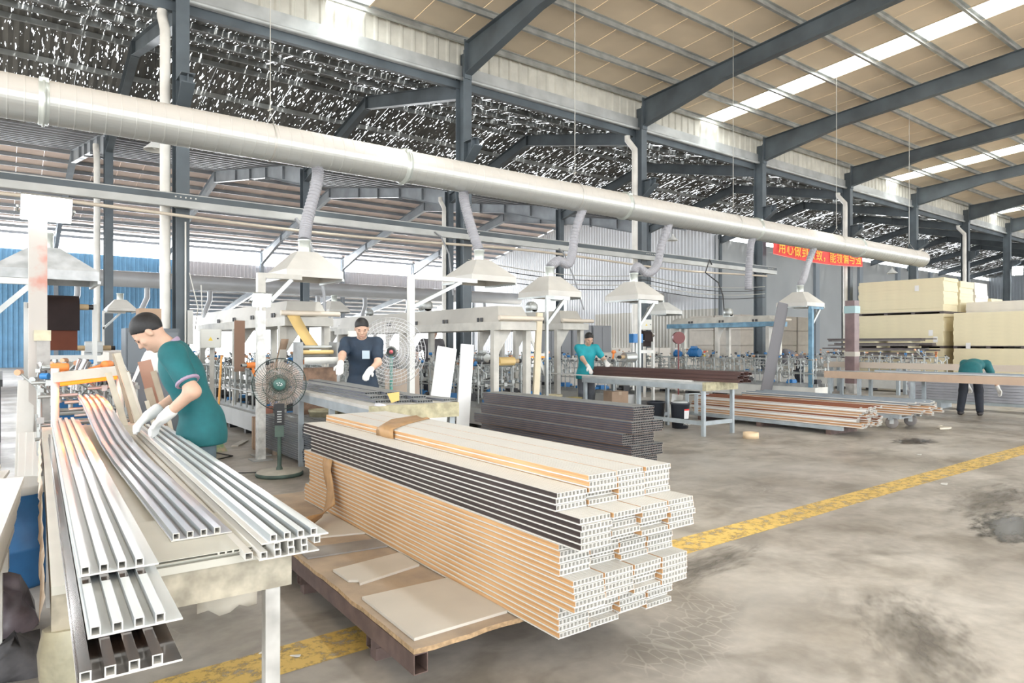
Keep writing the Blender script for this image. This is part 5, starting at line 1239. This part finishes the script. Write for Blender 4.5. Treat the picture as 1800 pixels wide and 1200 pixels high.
# ---- far right: feed table, slat stack
ft=E('feed_table','long feed table with tan edge in front of the bent worker','table',(13.55,2.6,0),R(-1))
MB().box(0,.55,0,4.6,.76,.80).build('tabletop',greyp,ft); MB().box(-.02,.0,0,4.6,.66,.80).build('tan_edge',M('tan_edge_board',(.52,.38,.28),.6,0,.1,4),ft)
for yy in (.1,2.9,3.9,4.5):
    for xx in (.03,.5): MB().box(xx-.03,xx+.03,yy-.03,yy+.03,0,.66).build('leg',tsteel,ft)
for k in range(5): prof(mg,13.62+.09*k,2.3+.25*k,.801,R(-1+.3*k),'%s blue grey moulding on the long feed table'%nth(k),'grey mouldings on the feed table','moulding','moulding')
slat=M('silver_slat',(.50,.51,.56),.3,.15,.2,3); sl_me=MB(); sl_me.rtube(0,.12,.008,.055,.005,[(0,0),(4.2,0)]); sl_me.box(.02,.11,.002,4.198,.0,.008); sl_me.box(-.012,.002,.002,4.198,.040,.052); sl_me=sl_me.mesh('silver_slat',slat)
MB().box(0,.55,.3,.38,0,.12).box(0,.55,3.6,3.68,0,.12).box(0,.06,0,4.3,.12,.18).build('slat_skid',tsteel,None,(15.75,2.2,0),label='grey skid beam under the silver slat stack',cat='skid')
for i in range(10):
    for j in range(4): prof(sl_me,15.78+.124*j,2.25+.02*((i*7+j)%3),.182+.0565*i,R(0),'silver slat, %s across, %s layer up behind the bent worker'%(nth(j),nth(i)),'silver slats behind the bent worker','silver_slat','slat')
# conveyor behind with rack
cv=E('roller_conveyor','pale conveyor table behind the wrapped post','conveyor',(18.9,4.0,0)); MB().box(0,.5,0,6.0,.78,.84).build('bed',tsteel,cv); MB().box(-.02,0,0,6.0,.70,.86).build('side_plate',M('tan_cream_side',(.58,.50,.42),.6),cv)
for yy in (.2,2,4,5.8):
    for xx in (.04,.46): MB().box(xx-.04,xx+.04,yy-.04,yy+.04,0,.78).build('leg',tsteel,cv)
# ---- cream board packs
crm=M('cream_foam_board',(.80,.72,.50),.6,0,.05,3); crm2=M('chalk_board',(.76,.73,.68),.6,0,.06,3); bei=M('beige_block',(.56,.52,.46),.7,0,.1,4); darkb=M('dark_board',(.12,.10,.10),.5,0,.25,4)
def pack(x,y,z,w,l,n,t,label,group,mat,name='foam_board',cat='board',seed=0,pal=True):
    r=random.Random(seed); me=MB(); me.box(0,w,0,l,.002,t-.003); me.box(.004,w-.004,.004,l-.004,0,t); me=me.mesh(name,mat)
    for i in range(n): O(name,me,None,(x+r.uniform(-.012,.012),y+r.uniform(-.02,.02),z+i*t),rz=r.uniform(-.003,.003),label=label.replace(' board ',' board, %s up, '%nth(i),1).replace(' sheet ',' sheet, %s up, '%nth(i),1),cat=cat,group=group)
def skid(x,y,z,w,l,label,h=.09):
    m=MB()
    for k in range(4): m.box(0,w,k*(l-.12)/3,k*(l-.12)/3+.12,0,h-.025)
    o=E('board_skid',label,'skid',(x,y,z))
    for k in range(4): MB().box(0,w,k*(l-.12)/3,k*(l-.12)/3+.12,0,h-.025).build('bearer',darkb,o)
    MB().box(0,w,0,l,h-.025,h).build('deck',darkb,o)
names=['first','second','third','fourth']
for k,xx in enumerate((26.0,27.45,28.9,30.5)):
    for tier,(z0,n) in enumerate(((0,9),(1.21,9),(2.42,10))):
        if tier<2 and k>1: 
            pass
        lab='%s board in the %s tier of the %s cream stack row'%('cream foam' if k!=2 else 'chalk white',['bottom','middle','top'][tier],names[k])
        skid(xx,9.5,z0,1.25,2.9,'dark skid below the %s tier of the %s cream row'%(['bottom','middle','top'][tier],names[k]))
        hgt=1.12 if tier<2 else (1.17,1.12,1.15,.62)[k]
        pack(xx,9.5,z0+.09,1.25,2.9,n,hgt/n,lab,lab,crm if k!=2 else crm2,seed=k*5+tier)
for tier,(z0,n) in enumerate(((0,9),(1.21,9))):
    lab='cream foam board in the %s tier of the near cream stack'%['bottom','upper'][tier]
    skid(26.0,6.2,z0,1.25,3.0,'dark skid below the %s tier of the near cream stack'%['bottom','upper'][tier])
    pack(26.0,6.2,z0+.09,1.25,3.0,n,1.12/n,lab,lab,crm,seed=40+tier)
lab='chalk board on top of the near cream stack'; pack(27.4,6.4,2.44,1.2,2.9,4,.1,lab,lab,crm2,seed=50); pack(27.4,6.4,0,1.2,2.9,8,.305,'chalk board in the block behind the near cream stack','chalk boards behind near stack',crm2,seed=51)
wl=M('paper_label',(.82,.82,.82),.5)
for k,(yy,zz) in enumerate(((10.35,3.35),(9.9,1.75),(8.75,1.3),(9.75,1.52))): MB().box(-.004,0,-.07,.07,-.1,.1).build('paper_label',wl,None,(25.984,yy,zz),label='%s white paper label stuck on the cream stacks'%ORD[k],cat='label')
# dark board pile
rng=random.Random(44)
db_me=MB().box(0,.3,0,3.2,0,.05).mesh('dark_board',darkb); db2=MB().box(0,.3,0,3.0,0,.05).mesh('dark_board',M('grey_brown_board',(.22,.20,.19),.5,0,.2,4))
for k in range(2): MB().box(0,.9,0,.3,0,.85).build('concrete_block',bei,None,(24.3,9.9+k*2.2,0),label='concrete block under the dark board pile, %s one'%('near' if k==0 else 'far'),cat='block')
zz=.85
for i in range(9):
    for j in range(2): O('dark_board',(db_me,db2)[(i+j)%2],None,(24.35+.36*j,9.5+rng.uniform(-.3,.3),zz),rz=rng.uniform(-.02,.02),label='%s dark board, %s layer up before the cream stacks'%(('front','rear')[j],nth(i)),cat='board',group='dark boards before the cream stacks')
    zz+=.052
    if i%2==0 and i<8:
        for q_,yy in enumerate((9.95,10.9,12.0)): MB().box(0,.8,0,.1,0,.06).build('spacer',crm,None,(24.3,yy+rng.uniform(-.1,.1),zz),label='%s pale spacer along, above dark board layer %s'%(nth(q_),nth(i)),cat='spacer',group='spacers between dark boards')
        zz+=.061
# beige block packs behind the line
for k in range(4):
    for i in range(4):
        for j in range(2):
            MB().box(0,1.35,0,1.25,0,.62).box(.1,1.25,.1,1.15,-.02,0).build('wrapped_block',bei,None,(24.0+1.45*k,16.2+1.3*j,.03+.64*i),label='%s beige block, %s up in the %s pack column behind the line'%(('front','rear')[j],nth(i),nth(k)),cat='pack',group='beige packs behind the line')
for k in range(3):
    lab='pale board in the %s low pack behind the signal light'%nth(k); pack(14.0+.1*k,14.4+.6*k,0,2.6,.5,5,.22-.02*k,lab,lab,crm2,seed=60+k)
# white stacks in the bright far area
for k in range(4):
    lab='white board in the %s far stack before the white gable'%nth(k); pack(18.7+k*1.35,18.2,0,1.25,2.2,6,.20,lab,lab,crm2,seed=70+k)
for k in range(4):
    lab='pale sheet in the %s pile behind the first switch boxes'%nth(k); pack(1.6+k*.02,14.6+k*1.7,0,.8,1.5,5,.24,lab,lab,M('rosy_sheet_%d'%k,(.60,.54,.48),.6),seed=80+k)
# grey panel-end stack at the left edge
for i in range(12):
    for j in range(3):
        O('fluted_panel',p_c,None,(-.55+.16*j,9.0,.98+.033*i),label='grey hollow panel, %s across, %s layer up in left edge rack'%(nth(j),nth(i)),cat='panel',group='panels in the left edge rack',scale=(1,1,1.35))
rk=E('panel_rack','dark rack holding grey panels at the left picture edge','rack',(-.6,8.95,0)); MB().box(0,.6,0,2.8,.90,.975).build('deck',dark_m,rk)
for xx in (.03,.55):
    for yy in (.05,2.7): MB().box(xx-.03,xx+.03,yy-.03,yy+.03,0,.9).build('leg',dark_m,rk)
# dark grey wall cabinets in the mid distance
for k in range(3): MB().box(0,.9,0,.5,0.0,2.0).box(.03,.44,-.02,0,.05,1.95).box(.46,.87,-.02,0,.05,1.95).build('locker',M('slate_locker_%d'%k,(.24,.25,.27),.5),None,(14.25+.95*k,16.7,0),0,label='%s slate grey locker standing before the gable wall'%ORD[k],cat='locker')
# ------------------------------------------------------------------ PEOPLE (one continuous body surface each; clothes are children)
def V3(*a): return np.array(a if len(a)==3 else a[0],dtype=np.float64)
class SDF:
    def __init__(s,k=.03): s.p=[]; s.cut=[]; s.k=k
    def cone(s,a,b,ra,rb,k=None): s.p.append(('c',V3(a),V3(b),ra,rb,k)); return s
    def ell(s,c,r,Rm=None,k=None): s.p.append(('e',V3(c),V3(r),np.eye(3) if Rm is None else np.array(Rm),k)); return s
    def plane(s,p,n): n=V3(n); s.cut.append((V3(p),n/np.linalg.norm(n))); return s     # keeps the side the normal points away from
    def grow(s,d):
        q=[]
        for t in s.p:
            q.append(('c',t[1],t[2],t[3]+d,t[4]+d,t[5]) if t[0]=='c' else ('e',t[1],t[2]+d,t[3],t[4]))
        s.p=q; return s
    def mesh(s,name,h,mat):
        lo=np.full(3,1e9); hi=-lo
        for t in s.p:
            if t[0]=='c': r=max(t[3],t[4]); lo=np.minimum(lo,np.minimum(t[1],t[2])-r); hi=np.maximum(hi,np.maximum(t[1],t[2])+r)
            else: r=t[2].max(); lo=np.minimum(lo,t[1]-r); hi=np.maximum(hi,t[1]+r)
        lo-=3*h; hi+=3*h; n=np.ceil((hi-lo)/h).astype(int)+1
        f=np.full(n,10.0)
        ax=[lo[i]+h*np.arange(n[i]) for i in range(3)]
        for t in s.p:
            k=t[-1] if t[-1] is not None else s.k; mg=k+2*h
            if t[0]=='c': r=max(t[3],t[4]); a0=np.minimum(t[1],t[2])-r-mg; a1=np.maximum(t[1],t[2])+r+mg
            else: r=t[2].max(); a0=t[1]-r-mg; a1=t[1]+r+mg
            i0=np.maximum(((a0-lo)/h).astype(int),0); i1=np.minimum(((a1-lo)/h).astype(int)+2,n)
            sl=tuple(slice(i0[i],i1[i]) for i in range(3))
            G=np.stack(np.meshgrid(*[ax[i][sl[i]] for i in range(3)],indexing='ij'),-1)
            if t[0]=='c':
                ba=t[2]-t[1]; L2=max(ba@ba,1e-12); u=np.clip(((G-t[1])@ba)/L2,0,1)
                d=np.linalg.norm(G-t[1]-u[...,None]*ba,axis=-1)-(t[3]+(t[4]-t[3])*u)
            else:
                q=(G-t[1])@t[3]; k0=np.linalg.norm(q/t[2],axis=-1); k1=np.linalg.norm(q/(t[2]**2),axis=-1); d=k0*(k0-1)/np.maximum(k1,1e-9)
                d=np.where(k0<1e-6,-t[2].min(),d)
            o=f[sl]; hh=np.maximum(k-np.abs(o-d),0)/k; f[sl]=np.minimum(o,d)-hh*hh*k*.25
        if s.cut:
            G=np.stack(np.meshgrid(*ax,indexing='ij'),-1)
            for (p,nn) in s.cut: f=np.maximum(f,(G-p)@nn)
        # surface nets
        sg=f<0; c=n-1; sh=lambda i,j,k:(slice(i,i+c[0]),slice(j,j+c[1]),slice(k,k+c[2]))
        cor=[(i,j,k) for i in (0,1) for j in (0,1) for k in (0,1)]
        cnt=sum(sg[sh(*q)].astype(np.int8) for q in cor); act=(cnt>0)&(cnt<8)
        idx=np.full(c,-1,dtype=np.int64); A=np.argwhere(act); idx[act]=np.arange(len(A))
        acc=np.zeros((len(A),3)); num=np.zeros(len(A))
        for a in cor:
            for x in range(3):
                if a[x]: continue
                b=list(a); b[x]=1
                va=f[A[:,0]+a[0],A[:,1]+a[1],A[:,2]+a[2]]; vb=f[A[:,0]+b[0],A[:,1]+b[1],A[:,2]+b[2]]
                m=(va<0)!=(vb<0); t=np.where(m,va/np.where(m,va-vb,1),0)
                P=np.tile(np.array(a,float),(len(A),1)); P[:,x]+=t; acc+=P*m[:,None]; num+=m
        Vv=(A+acc/np.maximum(num,1)[:,None])*h+lo
        Fs=[]
        for x in range(3):
            y,z=(x+1)%3,(x+2)%3
            s0=[slice(None)]*3; s1=[slice(None)]*3; s0[x]=slice(0,n[x]-1); s1[x]=slice(1,n[x])
            cr=sg[tuple(s0)]!=sg[tuple(s1)]; E_=np.argwhere(cr)
            E_=E_[(E_[:,y]>0)&(E_[:,z]>0)&(E_[:,y]<n[y]-1)&(E_[:,z]<n[z]-1)]
            if not len(E_): continue
            neg=sg[E_[:,0],E_[:,1],E_[:,2]]
            def cell(dy,dz):
                q=E_.copy(); q[:,y]+=dy; q[:,z]+=dz; return idx[q[:,0],q[:,1],q[:,2]]
            q=np.stack([cell(-1,-1),cell(0,-1),cell(0,0),cell(-1,0)],1)
            q[~neg]=q[~neg][:,::-1]; Fs.append(q)
        Fq=np.concatenate(Fs)
        me=bpy.data.meshes.new(name); me.vertices.add(len(Vv)); me.vertices.foreach_set('co',Vv.ravel())
        me.loops.add(len(Fq)*4); me.loops.foreach_set('vertex_index',Fq.ravel().astype(np.int32))
        me.polygons.add(len(Fq)); me.polygons.foreach_set('loop_start',np.arange(0,len(Fq)*4,4,dtype=np.int32))
        me.update(calc_edges=True); me.validate(); me.polygons.foreach_set('use_smooth',[True]*len(me.polygons)); me.materials.append(mat); return me
def rotx(a): c,s_=math.cos(a),math.sin(a); return np.array([[1,0,0],[0,c,-s_],[0,s_,c]])
def rotz(a): c,s_=math.cos(a),math.sin(a); return np.array([[c,-s_,0],[s_,c,0],[0,0,1]])
def unit(v): return v/max(np.linalg.norm(v),1e-9)
def ik(S_,T,l1,l2,hint):
    d=T-S_; L=min(np.linalg.norm(d),(l1+l2)*.995); u=unit(d); T=S_+u*L
    a=(l1*l1-l2*l2+L*L)/(2*L); hgt=math.sqrt(max(l1*l1-a*a,0)); hn=unit(hint-u*(hint@u)); return S_+u*a+hn*hgt,T
skin_m=M('skin',(.58,.37,.27),.55,0,.08,20); hair_m=M('black_hair',(.012,.011,.012),.55,0,.4,60); glove_m=M('white_cotton_glove',(.72,.71,.69),.8,0,.1,20); eye_m=M('dark_eye',(.02,.015,.012),.3); lip_m=M('lip',(.42,.19,.16),.5); shoe_m=M('dark_shoe',(.035,.03,.03),.6)
def person(label,loc,rz,shirt,trousers,bend=10,nod=10,turn=0,hands=None,scale=1.0,h=.011,gloves=(1,1),trim=None,long_sleeve=False,longhair=False,feet=((0,0),(0,0)),badge=False):
    o=E('person',label,'person',loc,rz); o.scale=(scale,)*3
    inv=lambda w: (rotz(-rz)@(V3(w)-V3(loc)))/scale
    hipc=V3(0,0,.93); Rb=rotx(-R(bend)); up=lambda p: hipc+Rb@(V3(p)-hipc)
    sh=[up((s*.185,-.005,1.39)) for s in (-1,1)]; nb=up((0,-.01,1.44)); chest=up((0,0,1.25)); waist=up((0,.005,1.06))
    Rh=Rb@rotz(R(turn))@rotx(-R(nod)); hc=nb+Rb@V3(0,.015,.06)+Rh@V3(0,.03,.10); hd=lambda p: hc+Rh@V3(p)
    hips=[V3(s*.09,0,.90) for s in (-1,1)]; knees=[]; ank=[]
    for i,s in enumerate((-1,1)):
        fx,fy=feet[i]; a=V3(s*.11+fx,-.03+fy,.085); k_,_=ik(hips[i],a,.42,.41,V3(0,1,0)); knees.append(k_); ank.append(a)
    el=[];wr=[]; hdv=[]
    for i,s in enumerate((-1,1)):
        if hands and hands[i] is not None: T=inv(hands[i])
        else: T=V3(s*.27,.06,.90) if bend<40 else sh[i]+V3(s*.03,.12,-.5)
        # the wrist stops short of the target, the hand reaches it
        d=unit(T-sh[i]); T=T-d*.07
        e,w=ik(sh[i],T,.28,.25,V3(s*.5,-.6,-.35)); el.append(e); wr.append(w); hdv.append(unit(unit(w-e)+V3(0,.15,-.25)))
    def torso(S_):
        S_.ell((0,0,.93),(.165,.115,.12)); S_.ell(waist,(.15,.105,.17),Rb); S_.ell(chest,(.168,.118,.19),Rb)
        for i in (0,1): S_.cone(nb-Rb@V3(0,0,.05),sh[i],.07,.06)
        return S_
    def hand(S_,i,g=0.0,k=.008):
        s=(-1,1)[i]; d=hdv[i]; side=unit(np.cross(d,V3(0,0,1)))*(-s); nrm=unit(np.cross(side,d))
        if nrm[2]>0: nrm=-nrm
        w=wr[i]; S_.ell(w+d*.05,(.040+g,.047+g,.020+g),np.stack([side,d,nrm],1),k=.02)
        for q,(off,L) in enumerate(((-.031,.060),(-.010,.072),(.011,.068),(.031,.052))):
            b=w+d*.088+side*off; m_=b+unit(d+nrm*.25)*L*.5; e=m_+unit(d+nrm*1.0)*L*.5
            S_.cone(b-d*.01,m_,.0095+g,.009+g,k); S_.cone(m_,e,.009+g,.0075+g,k)
        b=w+d*.025-side*.034; m_=b+unit(d*.6-side*.7+nrm*.2)*.035; e=m_+unit(d*.9-side*.1+nrm*.4)*.032
        S_.cone(b,m_,.012+g,.010+g,k); S_.cone(m_,e,.010+g,.008+g,k); return S_
    B=torso(SDF(.035)); B.cone(nb-Rb@V3(0,0,.03),hc-Rh@V3(0,.01,.05),.058,.052)
    B.ell(hd((0,-.012,.028)),(.077,.095,.090),Rh); B.ell(hd((0,.028,-.045)),(.058,.062,.070),Rh)
    B.cone(hd((0,.080,.012)),hd((0,.100,-.022)),.009,.014,.01); B.ell(hd((0,.075,.022)),(.055,.016,.012),Rh,.012); B.ell(hd((0,.078,-.062)),(.028,.014,.012),Rh,.01); B.ell(hd((0,.066,-.098)),(.024,.018,.014),Rh,.012)
    for s in (-1,1): B.ell(hd((s*.078,-.008,-.008)),(.010,.020,.032),Rh,.006); B.ell(hd((s*.045,.06,-.02)),(.022,.02,.02),Rh,.015)
    for i in (0,1):
        B.cone(sh[i],el[i],.052,.041); B.cone(el[i],wr[i],.042,.029); hand(B,i)
        B.cone(hips[i],knees[i],.085,.058); B.cone(knees[i],ank[i],.058,.038); B.cone(ank[i],ank[i]+V3(0,.14,-.045),.04,.03)
    O('body',B.mesh('body',h,skin_m),o)
    # shirt
    S_=torso(SDF(.03)); S_.ell((0,.006,.82),(.190,.142,.20))
    for i in (0,1):
        t=1.0 if long_sleeve else .62; S_.cone(sh[i],sh[i]+(el[i]-sh[i])*t,.064,.056)
        if long_sleeve: S_.cone(el[i],wr[i],.052,.040)
    S_.grow(.014); S_.plane((0,0,.77),(0,0,-1))
    O('shirt',S_.mesh('shirt',h,shirt),o)
    if trim is not None:
        for i in (0,1):
            a=sh[i]+(el[i]-sh[i])*.66; dd=unit(el[i]-sh[i]); b=a+dd*.18; O('sleeve_trim',SDF(.004).cone(a,b,.0745,.0735).plane(a+dd*.03,dd).plane(a+dd*.012,-dd).mesh('sleeve_trim',h*.8,trim),o)
        O('collar',SDF(.01).cone(nb-Rb@V3(0,.01,.06),nb+Rb@V3(0,.015,.08),.072,.064).plane(nb+Rb@V3(0,0,.035),Rb@V3(0,.35,1)).plane(nb,Rb@V3(0,-.35,-1)).mesh('collar',h*.8,trim),o)
    T_=SDF(.03); T_.ell((0,0,.92),(.160,.112,.11))
    for i in (0,1):
        T_.cone(hips[i],knees[i],.076,.066); T_.cone(knees[i],ank[i]+V3(0,0,.02),.068,.055)
    T_.grow(.010); T_.plane((0,0,.06),(0,0,-1)); O('trousers',T_.mesh('trousers',h,trousers),o)
    for i in (0,1):
        a=ank[i]; q=SDF(.02).ell(a+V3(0,.06,-.045),(.048,.135,.04)).cone(a+V3(0,0,.01),a+V3(0,0,-.04),.05,.05).plane((0,0,0.0),(0,0,-1)); O('shoe',q.mesh('shoe',h,shoe_m),o)
    q=SDF(.02).ell(hd((0,-.018,.036)),(.084,.099,.094),Rh); q.plane(hd((0,.085,.072)),Rh@V3(0,.62,-.8))
    if longhair: q=SDF(.02).ell(hd((0,-.018,.036)),(.086,.10,.096),Rh).plane(hd((0,.085,.072)),Rh@V3(0,.62,-.8)); o_=SDF(.03).cone(hd((0,-.10,.0)),hd((0,-.13,-.16)),.04,.02); O('ponytail',o_.mesh('ponytail',h,hair_m),o)
    O('hair',q.mesh('hair',h*.8,hair_m),o)
    def small(name,c,r,mat):
        q=SDF(.004).ell(hd(c),r,Rh); O(name,q.mesh(name,.0035,mat),o)
    for s in (-1,1): small('eye',(s*.031,.078,.006),(.013,.008,.005),eye_m); small('eyebrow',(s*.032,.083,.027),(.018,.007,.004),hair_m)
    small('mouth',(0,.088,-.062),(.024,.008,.006),lip_m)
    for i in (0,1):
        if gloves[i]:
            g=hand(SDF(.012),i,.0045,.006); d=unit(wr[i]-el[i]); g.cone(wr[i]-d*.05,wr[i]+d*.02,.040,.036); O('glove',g.mesh('glove',min(h,.008),glove_m),o)
    if badge:
        c=chest+Rb@V3(-.06,.134,.02); m=MB(); m.obj=None; e1=Rb@V3(.045,0,0); e2=Rb@V3(0,0,.05); n_=Rb@V3(0,.006,0)
        m.hexa([c-e1-e2,c+e1-e2,c+e1-e2+n_,c-e1-e2+n_,c-e1+e2,c+e1+e2,c+e1+e2+n_,c-e1+e2+n_]); m.build('chest_print',M('pale_chest_print',(.45,.55,.62),.6),o)
    return o
teal=M('teal_shirt',(.006,.125,.14),.75,0,.25,9); teal2=M('bright_teal_shirt',(.012,.34,.40),.7,0,.2,9); navy=M('navy_shirt',(.018,.036,.065),.75,0,.3,9); jeans=M('grey_blue_jeans',(.10,.15,.18),.8,0,.25,12); dkt=M('dark_trousers',(.022,.026,.038),.8,0,.25,9); greysh=M('charcoal_work_shirt',(.13,.125,.14),.8,0,.3,9); greytr=M('slate_trousers',(.12,.13,.15),.8,0,.2,9)
person('worker in teal polo shirt bending over the panels on table',(1.0,4.52,0),R(76),teal,jeans,22,30,0,[(.76,4.40,.86),(.72,4.74,.85)],.95,.0095,trim=M('mauve_trim',(.34,.26,.36),.7),feet=((0,-.08),(0,.08)))
person('worker in navy shirt looking down at the sorting table',(3.52,7.68,0),R(150),navy,greytr,9,20,8,[(3.38,7.22,.99),(3.02,7.22,1.04)],.985,.0095,badge=True)
person('woman in bright teal shirt standing behind the blue grey table',(8.62,9.10,0),R(158),teal2,greytr,10,18,0,[(8.72,8.62,.98),(8.36,8.70,.88)],.925,.011,longhair=True)
person('worker in teal shirt bent double over the silver slats',(14.72,4.92,0),R(-82),teal,dkt,82,10,0,[(15.32,5.15,.45),(15.30,4.60,.38)],.97,.012,feet=((-.04,-.06),(.04,.05)))
person('worker in charcoal clothes stooping behind the white-based line',(17.3,9.8,0),R(40),greysh,dkt,64,20,0,[(16.9,10.3,.7),(17.2,10.45,.7)],1.0,.015,gloves=(0,0),long_sleeve=True)
person('distant worker half hidden behind the drying tunnel frames',(7.02,12.0,0),R(170),greysh,dkt,5,15,0,None,1.0,.015,gloves=(0,0))
